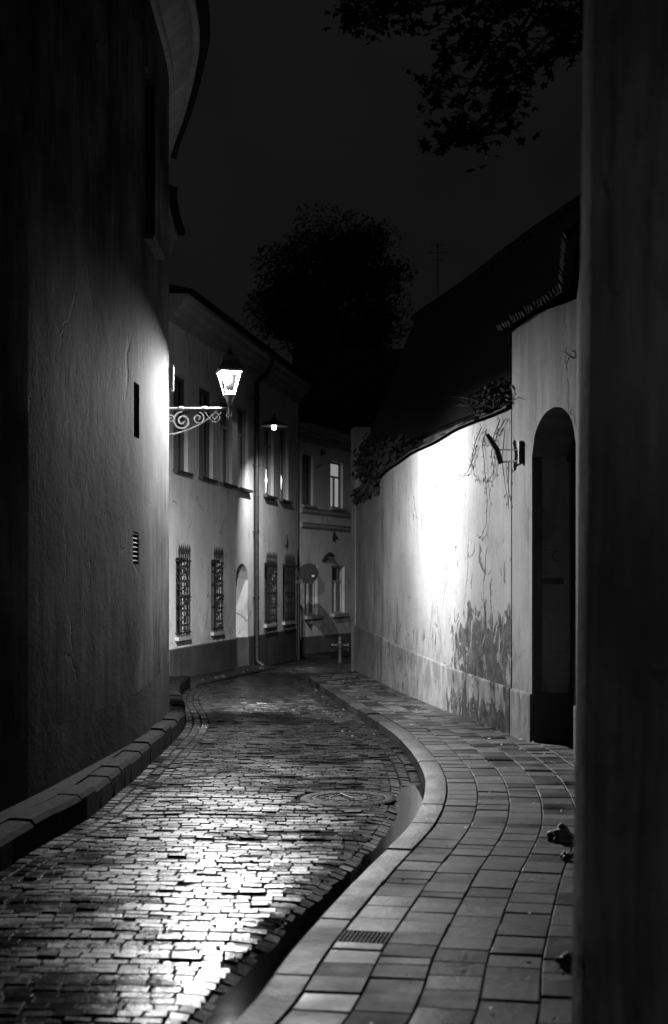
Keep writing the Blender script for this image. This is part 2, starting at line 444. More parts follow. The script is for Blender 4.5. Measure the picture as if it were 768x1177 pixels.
def make_window(path, hole, house, pane_mat, frame_mat, sill_mat, cross=True, label=None, sill_h=.06, grille=False, sill_d=.1):
    a, b, z0, z1, d = hole[:5]; um = (a+b)/2; m = frame_m(path, um); w = b-a
    A, B = path.P(a), path.P(b); w = (B-A).length; c = (A+B)/2; n = path.N(um)
    fb = MB(); o = -d+.05
    at = lambda x, off, z: c + m @ Vector((x, off, 0)) + Vector((0, 0, z))
    t = .055
    for x in (-w/2+t/2, w/2-t/2): fb.box(at(x, o, (z0+z1)/2), (t, .06, z1-z0), m=m)
    for z in (z0+t/2, z1-t/2): fb.box(at(0, o, z), (w-2*t, .06, t), m=m)
    if cross:
        zt = z0 + (z1-z0)*.68
        fb.box(at(0, o, zt), (w-2*t, .062, .05), m=m); fb.box(at(0, o+.002, (z0+t+zt-.025)/2), (.05, .062, zt-.025-z0-t), m=m)
    f = fb.build('window', frame_mat, house)
    if label: f['label'] = label
    pb = MB(); q = o-.025
    pb.face([at(-w/2, q, z0), at(w/2, q, z0), at(w/2, q, z1), at(-w/2, q, z1)], [(0, 0), (1, 0), (1, 1), (0, 1)])
    pb.face([at(-w/2, q-.006, z0), at(w/2, q-.006, z0), at(w/2, q-.006, z1), at(-w/2, q-.006, z1)])
    pb.build('pane', pane_mat, f)
    sb = MB(); sb.box(at(0, (sill_d-d)/2+.02, z0-sill_h/2+.012), (w+.14, d+sill_d-.04, sill_h), m=m @ Matrix.Rotation(-.08, 3, 'X'))
    sb.build('sill', sill_mat, f)
    if grille:
        gb = MB(); k = max(4, int(w/.13))
        for i in range(k):
            x = -w/2 + w*(i+.5)/k
            gb.tube([at(x, .06, z0-.02), at(x, .06, z1+.12)], .011, 6)
            gb.tube([at(x, .06, z1+.12), at(x, .06, z1+.16), at(x, .06, z1+.30)], [.024, .02, .001], 6)
        for z in (z0+.08, z0+(z1-z0)*.5, z1-.06):
            gb.box(at(0, .06, z), (w+.06, .012, .032), m=m)
            for x in (-w/2-.02, w/2+.02): gb.box(at(x, .0, z), (.02, .13, .025), m=m)
        for i in range(k-1):                      # scrolled leaves between the bars
            x = -w/2 + w*(i+1)/k
            for j in range(5):
                zc = z0 + (z1-z0)*(j+.7)/5.4; r = w/k*.42; s = 1 if j % 2 else -1
                gb.tube([at(x+s*r*math.cos(t)*(.3+t/7), .06, zc+.09*math.sin(t)*(.3+t/7)) for t in [q*.6 for q in range(9)]], .008, 5)
        gb.build('grille', M['iron'], f)
    return f

# ---------------------------------------------------------------- ground levels
def fall(y): return -.0127*max(0, y-18) - (.0 if y < 18 else 0)

# ---------------------------------------------------------------- edges of the street (plan, metres)
kerb_pts = [(-1.55, 2.6), (-.98, 4.2), (-.43, 5.72), (-.19, 7.01), (.18, 8.79), (.58, 10.58), (.80, 12.44), (.83, 14.34), (.69, 16.92), (.29, 20.6), (-.165, 25.1), (-.46, 28.0), (-.48, 29.0), (-.28, 29.8), (.35, 30.6), (1.3, 31.6), (2.6, 33.0)]
kerb = Path(kerb_pts, 1, True, .12)
left_pts = [(-3.0, 2.5), (-2.7, 5.0), (-2.3, 8.0), (-2.11, 10.22), (-1.98, 11.42), (-1.93, 13.39), (-1.91, 16.0), (-1.93, 18.06), (-2.08, 19.9), (-2.55, 23.5), (-2.72, 26.5), (-2.6, 28.6), (-2.12, 31.0), (-1.66, 34.3), (-.75, 39.6), (.1, 42.0), (.75, 43.6), (1.8, 45.6)]
left = Path(left_pts, 1, True, .12)
def x_on(path, y):
    for a, b in zip(path.p, path.p[1:]):
        if a.y <= y <= b.y or b.y <= y <= a.y:
            t = (y-a.y)/(b.y-a.y+1e-9); return a.x + (b.x-a.x)*t
    return path.p[0].x if y < path.p[0].y else path.p[-1].x
KX = [(y*.1, x_on(kerb, y*.1)) for y in range(26, 290)]
def kx(y):
    i = min(max(int(round(y/.1))-26, 0), len(KX)-1); return KX[i][1]
def road_z(x, y):
    z = fall(y)
    if y < 29:
        d = kx(y) - x
        dip = .08*math.exp(-(max(d, 0)/.27)**3) * min(1, max(0, (14.5-y)/2.2))
        z -= dip
    z += .016*mnoise.noise((x*.9, y*.7, 3.1))
    return z

# ground sheet
g = MB(); g.face([(-400, -60, -.75), (400, -60, -.75), (400, 700, -.75), (-400, 700, -.75)])
tag(g.build('ground', M['earth']), kind='structure')

# road: joint bed + every sett
rb = MB(); ys = [2.5+.4*i for i in range(112)]
def lx(y): return x_on(left, y)
def rx(y): return kx(y) if y < 28.4 else 6 if y > 33 else -.4 + (y-28.4)*1.0
for a, b in zip(ys, ys[1:]):
    n = 8
    for k in range(n):
        P = []
        for y, kk in ((a, k), (a, k+1), (b, k+1), (b, k)):
            l, r = lx(y)-.25, rx(y)+.3; x = l+(r-l)*kk/n; P.append((x, y, road_z(x, y)-.008))
        rb.face(P)
bed = rb
def edge_rows(mb, path, s, rows, w, off0, uend, gap=.012):
    for rI in range(rows):
        u = .05*rI
        while u < uend:
            l = random.uniform(.11, .19); o0 = off0 + rI*w
            q = [path.P(u+gap/2, s*(o0+gap/2)), path.P(u+l-gap/2, s*(o0+gap/2)), path.P(u+l-gap/2, s*(o0+w-gap/2)), path.P(u+gap/2, s*(o0+w-gap/2))]
            q = [(p.x, p.y) for p in q]
            if (q[1][0]-q[0][0])*(q[3][1]-q[0][1])-(q[1][1]-q[0][1])*(q[3][0]-q[0][0]) < 0: q = q[::-1]
            mb.block(q, -.1, random.gauss(.0, .004), .009, random.random(), (random.gauss(0, .016), random.gauss(0, .016)), road_z)
            u += l
st = MB()
edge_rows(st, left, 1, 3, .105, .0, left.L-3)
edge_rows(st, kerb, -1, 3, .105, .0, kerb.L-4)
HOLE = (.12, 12.45, .44)
y = 4.6
while y < 43:
    d = random.uniform(.078, .105) if y < 24 else random.uniform(.10, .14)
    g0 = .004; l, r = lx(y)+.31, rx(y)-.31; x = l - random.uniform(0, .15)
    slope = -.05; row_off = random.gauss(0, .0025)
    while x < r:
        w = random.uniform(.095, .17); x2 = min(x+w, r)
        if r-x2 < .06: x2 = r
        x1 = max(x, l)
        cx, cy = (x1+x2)/2, y+d/2
        if x2-x1 > .05 and math.hypot(cx-HOLE[0], cy-HOLE[1]) > HOLE[2]:
            sk = lambda xx: slope*(xx-(l+r)/2) + .03*math.sin(xx*1.3+y*.35)
            j = lambda: random.gauss(0, .004)
            q = [(x1+g0/2+j(), y+g0/2+sk(x1)+j()), (x2-g0/2+j(), y+g0/2+sk(x2)+j()), (x2-g0/2+j(), y+d-g0/2+sk(x2)+j()), (x1+g0/2+j(), y+d-g0/2+sk(x1)+j())]
            st.block(q, -.1, random.gauss(0, .003)+row_off, random.uniform(.003, .007), random.random(), (random.gauss(0, .012), random.gauss(0, .013)), road_z)
        x = x2
    y += d
road = bed.build('road_bed', M['bed']); tag(road, kind='structure')
tag(st.build('road', M['sett']), kind='structure')

# water in the gutter: level sheet, its outline is where the dipping setts rise through it
wb = MB(); U = kerb.us(3.2, 13.6, .3); WZ = -.036
for a, b in zip(U, U[1:]):
    wb.face([kerb.P(a, -.012, WZ), kerb.P(b, -.012, WZ), kerb.P(b, -.75, WZ), kerb.P(a, -.75, WZ)])
tag(wb.build('water', M['water'], weld=True), kind='structure')

# kerb stones on the right
def right_z(x, y): return fall(y)
kb = MB(); u = 0
KW = .19
while u < kerb.L-.4:
    l = random.uniform(.85, 1.1); n = 5; zz = random.gauss(0, .006); rr = random.random()
    for k in range(n):
        a, b = u+.013+(l-.026)*k/n, u+.013+(l-.026)*(k+1)/n; f = fall(kerb.P((a+b)/2).y)
        pr = [(-.0, -.2), (-.0, .105), (.018, .12), (KW-.012, .12), (KW-.006, -.1)]
        pa = [kerb.P(a, o, z+zz+fall(kerb.P(a).y)) for o, z in pr]; pb_ = [kerb.P(b, o, z+zz+fall(kerb.P(b).y)) for o, z in pr]
        for i in range(4): kb.face([pa[i], pb_[i], pb_[i+1], pa[i+1]], r=rr)
        if k == 0: kb.face(pa, r=rr)
        if k == n-1: kb.face(pb_[::-1], r=rr)
    u += l
tag(kb.build('kerb', M['kerb'], smooth=50), kind='structure')

# pavement slabs on the right
pv = MB(); CW = .255; RIB = None; gap = .009
for c in range(6):
    o0 = KW + c*CW; u = 1.2 + random.uniform(0, .2)
    while u < kerb.L-1:
        l = random.choice([.24, .24, .24, .13, .24, .3])*random.uniform(.97, 1.03)
        q = [kerb.P(u+gap/2, o0+gap/2), kerb.P(u+gap/2, o0+CW-gap/2), kerb.P(u+l-gap/2, o0+CW-gap/2), kerb.P(u+l-gap/2, o0+gap/2)]
        q = [(p.x, p.y) for p in q]
        ar = (q[1][0]-q[0][0])*(q[2][1]-q[0][1])-(q[1][1]-q[0][1])*(q[2][0]-q[0][0])
        if ar < 0: q = q[::-1]
        cx = sum(p[0] for p in q)/4; cy = sum(p[1] for p in q)/4
        if c == 0 and RIB is None and cy > 7.05: RIB = (q, u, l, o0)
        else: pv.block(q, -.06,   .116 + random.gauss(0, .003), random.uniform(.002, .005), min(1, max(0, random.gauss(.5, .3))), (random.gauss(0, .006), random.gauss(0, .006)), right_z)
        u += l
q, u, l, o0 = RIB                                    # one ribbed slab by the kerb
for k in range(12):
    a = o0 + CW*(k+.1)/12; b = o0 + CW*(k+.62)/12
    qq = [kerb.P(u+.01, a), kerb.P(u+.01, b), kerb.P(u+l-.01, b), kerb.P(u+l-.01, a)]
    pv.block([(p.x, p.y) for p in qq], -.06, .12, .004, .95, (0, 0), right_z)
tag(pv.build('pavement', M['pave']), kind='structure')
pb = MB(); U = kerb.us(0, kerb.L, .4)
for a, b in zip(U, U[1:]):
    for o1, o2 in ((KW-.02, .7), (.7, 1.3), (1.3, 2.1)):
        pb.face([kerb.P(t, o, .098+fall(kerb.P(t).y)) for t, o in ((a, o1), (a, o2), (b, o2), (b, o1))])
tag(pb.build('pavement_bed', M['bed']), kind='structure')

# ---------------------------------------------------------------- left townhouse (curved, tall)
h1 = Path([(-3.6, 2.0), (-3.25, 5.0), (-2.83, 8.0), (-2.45, 10.33), (-2.33, 11.41), (-2.23, 12.9), (-2.12, 14.6), (-2.08, 15.5), (-2.08, 16.5), (-2.14, 18.4), (-2.34, 19.8), (-2.66, 21.5), (-3.15, 23.8), (-3.32, 25.5), (-3.37, 27.15)], 1, True, .2)
H1 = thing('townhouse', (-3.5, 14, 0), 'tall streaked plaster house with curved front, filling the left edge', 'house')
us = h1.ux(172, 13, 18.5)
slit = (h1.ux(166.5, 12, 16.4), h1.ux(178, 12, 17.5), 5.7, 7.65, .24)
US = next(u for u in h1.us(14, h1.L, .05) if h1.P(u).y > 24.0)
ZA1, ZB1 = 8.5, 7.95
n1 = h1.ux(157, 11, 18); niche = (n1-.16, n1+.16, 3.42, 4.0, .16)
vent = (n1-.2, n1+.12, 2.08, 2.42, .06)
wb_ = MB(); wall_skin(wb_, h1, -.7, ZA1+.1, [slit, niche, vent], step=.25, ub=US); wall_skin(wb_, h1, -.7, ZB1+.1, step=.25, ua=US)
ends = [h1.P(0), h1.P(h1.L)]
for (a, b, zz) in ((h1.P(0), Vector((-12, 2, 0)), ZA1), (h1.P(US), Vector((-12, 24.3, 0)), ZA1), (h1.P(h1.L), Vector((-12, 29.5, 0)), ZB1)):
    wb_.face([(a.x, a.y, -.7), (b.x, b.y, -.7), (b.x, b.y, zz+.1), (a.x, a.y, zz+.1)], [(0, 0), (9, 0), (9, 8), (0, 8)])
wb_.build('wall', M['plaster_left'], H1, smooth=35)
pz = lambda u: .70
pl = MB(); sweep(pl, h1, [(.003, .70), (.003, -1.0)], step=.25, zf=lambda u: .16*min(1, max(0, (h1.P(u).y-14.5)/4)))
pl.build('plinth', M['plinth_left'], H1, smooth=35)
CPR = [(0, -.06), (.05, -.04), (.06, .06), (.12, .12), (.22, .2), (.30, .32), (.32, .44), (.40, .46), (.40, .54), (-.05, .56)]
RPR = [(.36, .565), (.52, .54), (.54, .62), (-5, 2.6), (-5.2, .1)]
for z0_, ua_, ub_ in ((ZA1, 0, US), (ZB1, US+.01, None)):
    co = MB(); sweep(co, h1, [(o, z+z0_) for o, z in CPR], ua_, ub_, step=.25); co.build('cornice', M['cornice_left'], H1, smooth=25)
    rf = MB(); sweep(rf, h1, [(o, z+z0_) for o, z in RPR], ua_, ub_, step=.5); rf.build('roof', M['tile'], H1, smooth=20)
def pane_in(path, hole, name, m_, house, back=.01):
    b = MB(); a, c, z0, z1, d = hole[:5]
    b.face([path.P(a, -d+back, z0), path.P(c, -d+back, z0), path.P(c, -d+back, z1), path.P(a, -d+back, z1)])
    b.face([path.P(a, -d-.02, z0), path.P(c, -d-.02, z0), path.P(c, -d-.02, z1), path.P(a, -d-.02, z1)])
    return b.build(name, m_, house)
make_window(h1, slit, H1, M['glass'], M['frame_dark'], M['sill_dark'], label='narrow dark upper window cut into the curved wall')
pane_in(h1, niche, 'niche_back', M['plate_dark'], H1)
gr = MB(); mm = frame_m(h1, n1)
for k in range(7): gr.box(h1.P((vent[0]+vent[1])/2, -.03, vent[2]+.03+k*.047), (.31, .05, .02), m=mm @ Matrix.Rotation(.5, 3, 'X'))
gr.box(h1.P((vent[0]+vent[1])/2, -.062, (vent[2]+vent[3])/2), (.3, .01, .34), m=mm)
gr.build('vent_grille', M['iron'], H1)
# left raised strip of pavement with its kerb stones
lk = MB(); u = 1
while u < left.L-19.5:
    l = random.uniform(.5, .85); rr = random.random(); zz = random.gauss(0, .012)
    n = 3
    for k in range(n):
        a, b = u+.008+(l-.016)*k/n, u+.008+(l-.016)*(k+1)/n
        f = lambda t: fall(left.P(t).y)
        pr = [(.0+random.gauss(0, .004), -.15), (.0, .18), (-.03, .215), (-.15, .222), (-.2, .22), (-.2, -.1)]
        pr = [(o, z+(zz if z > .1 else 0)) for o, z in pr]
        pa = [left.P(a, o, z+f(a)) for o, z in pr]; pc = [left.P(b, o, z+f(b)) for o, z in pr]
        for i in range(len(pr)-1): lk.face([pa[i], pc[i], pc[i+1], pa[i+1]], r=rr)
        if k == 0: lk.face(pa, r=rr)
        if k == n-1: lk.face(pc[::-1], r=rr)
    u += l
UL = left.us(1, left.L-19.5, .5)
tag(lk.build('kerb', M['kerb_old']), kind='structure')
ls = MB()
for a, b in zip(UL, UL[1:]):
    ls.face([left.P(t, o, z+fall(left.P(t).y)) for t, o, z in ((a, -.19, .214), (b, -.19, .214), (b, -1.2, .25), (a, -1.2, .25))])
tag(ls.build('pavement', M['kerb_old'], weld=True), kind='structure')

# ---------------------------------------------------------------- second house (two storeys, barred windows)
h2 = Path([(-3.17, 27.25), (-1.97, 34.3), (-1.0, 40.0)], 1)
H2 = thing('townhouse', (-2.5, 33, -.2), 'pale two storey house with barred windows and drainpipe beside the lantern', 'house')
def ho(p, x0, x1, z0, z1, d=.2, *r): return (p.ux(x0), p.ux(x1), z0, z1, d) + r
up = [ho(h2, a, b, 4.06, 5.95, .16) for a, b in ((199.5, 216), (229, 245), (253, 267), (273, 285.5), (303.5, 314.5), (321, 331.5))]
lo_ = [ho(h2, a, b, .80, 2.36, .2) for a, b in ((202, 216), (243, 254), (304, 316), (325, 336))]
door = ho(h2, 271, 285, -.3, 1.95, .32, .36)
wm = MB(); wall_skin(wm, h2, -.7, 6.95, up+lo_+[door], step=1)
e0, e1 = h2.P(0), h2.P(h2.L); n0 = h2.N(0)
for a in (e0, e1):
    b = a - n0*7
    wm.face([(a.x, a.y, -.7), (b.x, b.y, -.7), (b.x, b.y, 6.95), (a.x, a.y, 6.95)], [(0, 0), (7, 0), (7, 7), (0, 7)])
wm.face([h2.P(door[0], -.32, -.3), h2.P(door[1], -.32, -.3), h2.P(door[1], -.32, 2.32), h2.P(door[0], -.32, 2.32)], [(0, -.3), (.9, -.3), (.9, 2.3), (0, 2.3)])
wm.build('wall', M['plaster_house'], H2)
pm = MB(); PRF = [(.0, .585), (.03, .57), (.03, -.6)]
sweep(pm, h2, PRF, 0, door[0], 1)
h2p = MB(); sweep(h2p, h2, PRF, door[1], h2.L, 1); h2p.build('plinth', M['plinth_dark'], H2, weld=True)
sweep(pm, h2, [(-.32, .565), (-.30, .56), (-.30, -.6)], door[0]+.005, door[1]-.005, 1)
for ud in (door[0]+.003, door[1]-.003): pm.face([h2.P(ud, .0, -.6), h2.P(ud, -.3, -.6), h2.P(ud, -.3, .56), h2.P(ud, .0, .57)])
pm.build('plinth', M['plinth_dark'], H2, weld=True)
CP = [(0, 6.9), (.06, 6.91), (.07, 7.02), (.14, 7.05), (.17, 7.15), (.27, 7.2), (.3, 7.3), (.38, 7.32), (.38, 7.4), (-.05, 7.42)]
cm = MB(); sweep(cm, h2, CP, 0, None, 1); cm.build('cornice', M['cornice'], H2, weld=True)
rm = MB(); sweep(rm, h2, [(.36, 7.425), (.47, 7.41), (.49, 7.48), (-3.6, 8.45), (-7, 7.5), (-7, 7.42)], 0, None, 1); rm.build('roof', M['tile'], H2, weld=True)
UPL = ['shuttered upper window nearest the curved wall', 'second upper window of the barred house', None, None, None, None]
for i, h in enumerate(up):
    w = make_window(h2, h, H2, M['glass'], M['frame_dark'] if i < 2 else M['sill'], M['sill_dark'])
    if i in (4, 5):                       # glowing shapes added as lamp reflections in the panes
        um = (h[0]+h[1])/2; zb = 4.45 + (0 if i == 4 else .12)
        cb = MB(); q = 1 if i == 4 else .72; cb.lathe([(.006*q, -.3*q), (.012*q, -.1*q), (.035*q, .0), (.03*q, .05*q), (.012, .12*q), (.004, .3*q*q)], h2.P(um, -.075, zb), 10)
        cb.build('pane_reflection', M['pane_gleam'], w, smooth=40)
for i, h in enumerate(lo_): make_window(h2, h, H2, M['glass'], M['frame_dark'], M['sill'], grille=True, sill_d=.08, sill_h=.07)
def sh(z): return z
ud = h2.ux(290.5); dp = MB()
P0 = lambda o, z, du=0: h2.P(ud+du, o, z)
dp.tube([P0(.42, 7.36, .25), P0(.42, 7.2, .25), P0(.34, 6.95, .15), P0(.12, 6.72, 0), P0(.1, 6.6), P0(.1, .0), P0(.12, -.05), P0(.26, -.14)], .055, 10)
for z in (6.3, 4.7, 3.1, 1.5, .35): dp.lathe([(.068, -.03), (.068, .03)], P0(.1, z), 10); dp.box(P0(.04, z), (.03, .1, .03), m=frame_m(h2, ud))
dp.build('downpipe', M['zinc'], H2, smooth=40)
cn = MB(); uc = h2.ux(339.5); cn.tube([h2.P(uc, .045, -.2), h2.P(uc, .045, 2.2)], .016, 6); cn.box(h2.P(uc-.0, .04, 2.55), (.12, .05, .42), m=frame_m(h2, uc))
cn.build('cable_conduit', M['zinc'], H2)

# ---------------------------------------------------------------- third house (end of the view)
h3 = Path([(-.97, 40.55), (.43, 43.9), (1.7, 47.0)], 1)
H3 = thing('townhouse', (.2, 43, -.3), 'pale house with string courses closing the end of the lane', 'house')
up3 = [ho(h3, 347.5, 360, 4.08, 5.55, .16), ho(h3, 380, 394, 4.1, 5.5, .16)]
lo3 = [ho(h3, 350, 365, .90, 2.36, .16), ho(h3, 381.5, 396, .92, 2.36, .16)]
w3 = MB(); wall_skin(w3, h3, -.8, 6.0, up3+lo3, step=1)
for u in (0, h3.L):
    a = h3.P(u); b = a - h3.N(0)*6
    w3.face([(a.x, a.y, -.8), (b.x, b.y, -.8), (b.x, b.y, 6), (a.x, a.y, 6)], [(0, 0), (6, 0), (6, 6), (0, 6)])
w3.build('wall', M['plaster_white'], H3)
p3 = MB(); sweep(p3, h3, [(0, .30), (.025, .29), (.025, -.7)], 0, None, 1); p3.build('plinth', M['plinth_mid'], H3, weld=True)
for z in (3.86, 3.44):
    s3 = MB(); sweep(s3, h3, [(0, z-.02), (.06, z), (.09, z+.05), (.06, z+.1), (.1, z+.13), (0, z+.16)], -.0, None, 1); s3.build('string_course', M['cornice'], H3, weld=True)
c3 = MB(); sweep(c3, h3, [(0, 5.9), (.05, 5.92), (.06, 6.06), (.12, 6.1), (.22, 6.26), (.32, 6.3), (.32, 6.4), (-.05, 6.42)], 0, None, 1); c3.build('cornice', M['cornice'], H3, weld=True)
r3 = MB(); sweep(r3, h3, [(.3, 6.424), (.4, 6.41), (.42, 6.5), (-3, 7.9), (-6, 6.6)], 0, None, 1); r3.build('roof', M['tile'], H3, weld=True)
make_window(h3, up3[0], H3, M['glass'], M['frame_dark'], M['sill'])
make_window(h3, up3[1], H3, M['lit_pane'], M['frame_dark'], M['sill'], label='lit upper window')
for h in lo3: make_window(h3, h, H3, M['glass'], M['frame'], M['sill'], sill_d=.12, sill_h=.1)
for (px, y_, m_, s) in ((383, 617, 'iron', .16), (369, 520, 'iron', .12)):    # wall anchors
    u = h3.ux(px); p = h3.P(u); z = CAMZ + (HZ-y_)*p.y/F; b = MB(); mm = frame_m(h3, u)
    b.box(h3.P(u, .03, z), (.07, .05, s*1.7), m=mm @ Matrix.Rotation(.2, 3, 'Y')); b.box(h3.P(u+.06, .05, z-.01), (.17, .08, .06), m=mm); b.build('wall_anchor', M[m_], H3)
u = h3.ux(372); b = MB(); z = 2.62; mm = frame_m(h3, u)
b.tube([h3.P(u-.12, .02, z-.14), h3.P(u-.07, .12, z+.02), h3.P(u+.05, .2, z+.08), h3.P(u+.22, .22, z+.02)], [.035, .05, .07, .05], 8); b.build('entry_light', M['iron'], H3, smooth=40)
u0 = h3.ux(350); gf = MB(); pts = [(0, .02), (.08, -.07), (.16, -.02), (.2, -.16), (.3, -.1), (.36, -.22), (.44, -.12), (.42, -.25), (.54, -.3), (.5, -.2), (.6, -.13)]
for (a, b_), (c, d) in zip(pts, pts[1:]): gf.tube([h3.P(u0+.05+a*.85, .004, .78+b_), h3.P(u0+.05+c*.85, .004, .78+d)], .016, 5)
gf.build('graffiti', M['paint_dark'], H3)
u = h2.ux(328); b = MB(); p = h2.P(u); z = CAMZ+(HZ-621)*p.y/F; b.box(h2.P(u, .03, z), (.07, .05, .28), m=frame_m(h2, u) @ Matrix.Rotation(.25, 3, 'Y')); b.build('wall_anchor', M['iron'], H2)

# ---------------------------------------------------------------- garden wall
gw = Path([(.47, 30.85), (.93, 26.4), (1.02, 24.8), (1.64, 19.27), (2.06, 16.55)], 1)
GW = thing('garden_wall', (1.4, 22, 0), 'high peeling white wall lit by the lantern, creeper hanging over its top', 'wall')
TOP = lambda u: 3.8 + .12*min(1, u/8) + .012*math.sin(u*1.7)
UO = gw.ux(441)
g1 = MB(); wall_skin(g1, gw, -.6, TOP, step=.4, ua=UO); backfill(g1, gw, -.6, TOP, .42, ua=UO); g1.build('wall', M['plaster_garden'], GW, weld=True)
g1 = MB(); wall_skin(g1, gw, -.6, TOP, step=.4, ub=UO, off=-.012); backfill(g1, gw, -.6, lambda u: TOP(u)-.004, .41, ub=UO-.003); tag(g1.build('wall', M['plaster_old'], GW, weld=True), 'older, darker cracked stretch at the far end of the wall')
lz = lambda u: .93 - .285*u/gw.L
PG = [(0, .012), (.02, .006), (.026, -.012), (.026, -1.5)]
g2 = MB(); sweep(g2, gw, PG, UO, step=.4, zf=lz); g2.build('wall_base', M['plaster_garden'], GW, weld=True)
g2 = MB(); sweep(g2, gw, PG, 0, UO-.004, step=.4, zf=lz); g2.build('wall_base', M['plaster_old'], GW, weld=True)
# coping of clay tiles on the wall
cp = MB(); u = 0.3
while u < gw.L-.02:
    l = .19; z = TOP(u)
    for (o0, o1, dz0, dz1) in ((.06, -.2, .005, .13), (-.2, -.48, .13, .005)):
        a = [gw.P(u, o0, z+dz0), gw.P(min(u+l, gw.L), o0, z+dz0), gw.P(min(u+l, gw.L), o1, z+dz1), gw.P(u, o1, z+dz1)]
        jz = random.gauss(.0, .008); up_ = Vector((0, 0, .02+jz))
        cp.face([p+up_ for p in a]); cp.face([a[0], a[1], a[1]+up_, a[0]+up_]); cp.face([a[1], a[2], a[2]+up_, a[1]+up_]); cp.face([a[3], a[0], a[0]+up_, a[3]+up_]); cp.face(a[::-1])
    u += l+.006
cp.build('coping', M['tile'], GW)
# far pier
fp = Path([(.375, 31.35), (.455, 30.87)], 1)
b = MB(); ZP = lambda u: 5.25
wall_skin(b, fp, -.6, ZP, step=.1); backfill(b, fp, -.6, ZP, .35, step=.2)
b.build('pier', M['plaster_gate'], GW, weld=True)

# ---------------------------------------------------------------- gatehouse
gp = Path([(2.065, 16.5), (2.43, 14.25), (2.115, 12.0)], 1)
GH = thing('gatehouse', (2.6, 14.5, 0), 'tall plastered gatehouse with dark arched gateway and tiled roof', 'gatehouse')
ga = (gp.ux(611.5, 0, 2.2), gp.ux(662, .5, 2.26), .0, 3.28, .5, .45)
b = MB(); GT = lambda u: 4.78 + .05*math.sin(u*2)
wall_skin(b, gp, -.6, GT, [ga], step=.3); backfill(b, gp, -.6, GT, .55)
b.build('wall', M['plaster_gate'], GH, weld=True)
b = MB(); sweep(b, gp, [(0, .655), (.02, .65), (.025, .63), (.025, -.5)], 0, ga[0]); b.build('plinth', M['plaster_gate'], GH, weld=True); b = MB(); sweep(b, gp, [(0, .655), (.02, .65), (.025, .63), (.025, -.5)], ga[1], None); b.build('plinth', M['plaster_gate'], GH, weld=True)
mg = frame_m(gp, 1.0)
b = MB(); na = 16
pts = [(ga[0]-.02, -.3), (ga[1]+.02, -.3)] + [(ga[1]+.02-(ga[1]-ga[0]+.04)*k/na, 3.28+.5*math.sqrt(max(0, 1-(1-2*k/na)**2))) for k in range(na+1)]
b.face([gp.P(u, -ga[4]+.06, z) for u, z in pts], [(u, z) for u, z in pts]); b.face([gp.P(u, -ga[4]+.01, z) for u, z in pts][::-1], [(u, z) for u, z in pts][::-1])
nb = 7
for k in range(nb+1): b.box(gp.P(ga[0]+(ga[1]-ga[0])*k/nb, -ga[4]+.067, 2.0), (.012, .012, 2.6), m=mg)
b.box(gp.P((ga[0]+ga[1])/2, -ga[4]+.085, 3.25), (ga[1]-ga[0], .05, .05), m=mg)
DOOR = b.build('gate_door', M['wood_dark'], GH)
b = MB(); b.box(gp.P((ga[0]+ga[1])/2, -ga[4]+.075, .35), (ga[1]-ga[0]-.02, .04, .85), m=mg); b.build('kick_board', M['plate_dark'], DOOR)
# far jamb of the gateway: added panel coloured dark as shade, with a plaque and a round painted emblem
tj = gp.T(.5); nj = gp.N(.5); J0 = gp.P(ga[0], 0, 0); sgn = 1 if (gp.P(ga[0]+.1)-J0).dot(tj) > 0 else -1
J = lambda o, z, e=.006: J0 - nj*o + tj*sgn*e + Vector((0, 0, z))
def jbox(o0, o1, z0, z1, e0, e1, name, m_, par):
    b = MB(); P = [J(o, z, e) for o in (o0, o1) for z in (z0, z1) for e in (e0, e1)]
    for q in ((0,1,3,2), (4,6,7,5), (0,4,5,1), (2,3,7,6), (0,2,6,4), (1,5,7,3)): b.face([P[k] for k in q], [((P[k]-J0).dot(nj), P[k].z) for k in q])
    return b.build(name, m_, par)
JP = jbox(.012, ga[4]-.02, -.1, 3.27, .001, .006, 'jamb_shade_panel', M['plaster_jamb'], GH)
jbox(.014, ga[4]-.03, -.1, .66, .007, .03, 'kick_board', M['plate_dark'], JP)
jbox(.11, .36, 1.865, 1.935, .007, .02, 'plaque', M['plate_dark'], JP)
b = MB(); ring = lambda o, z, ra, rb, n=22: [J(o+ra*math.cos(2*math.pi*k/n), z+rb*math.sin(2*math.pi*k/n), .009) for k in range(n+1)]
b.tube(ring(.20, 2.12, .115, .13), .004, 5); b.tube(ring(.29, 2.18, .055, .055), .008, 5)
for k in range(3):
    a = k*math.pi/3; b.tube([J(.29+.055*math.cos(a), 2.18+.055*math.sin(a), .009), J(.29-.055*math.cos(a), 2.18-.055*math.sin(a), .009)], .005, 5)
b.build('emblem', M['plate_dark'], JP)
# gatehouse roof: rows of tiles at the eave and a slope behind
b = MB(); U = gp.us(0, gp.L, .5)
sweep(b, gp, [(.06, 4.83), (.14, 4.80), (.15, 4.86), (-.5, 5.2), (-.55, 4.8)], 0, None, .3)
u = 0
while u < gp.L:
    p = gp.P(u, .05, 4.86); b.tube([gp.P(u, .17, 4.83+random.gauss(0, .012)), gp.P(u, -.45, 5.2)], [.04, .035], 6); u += .11
b.build('roof', M['tile'], GH, weld=True)

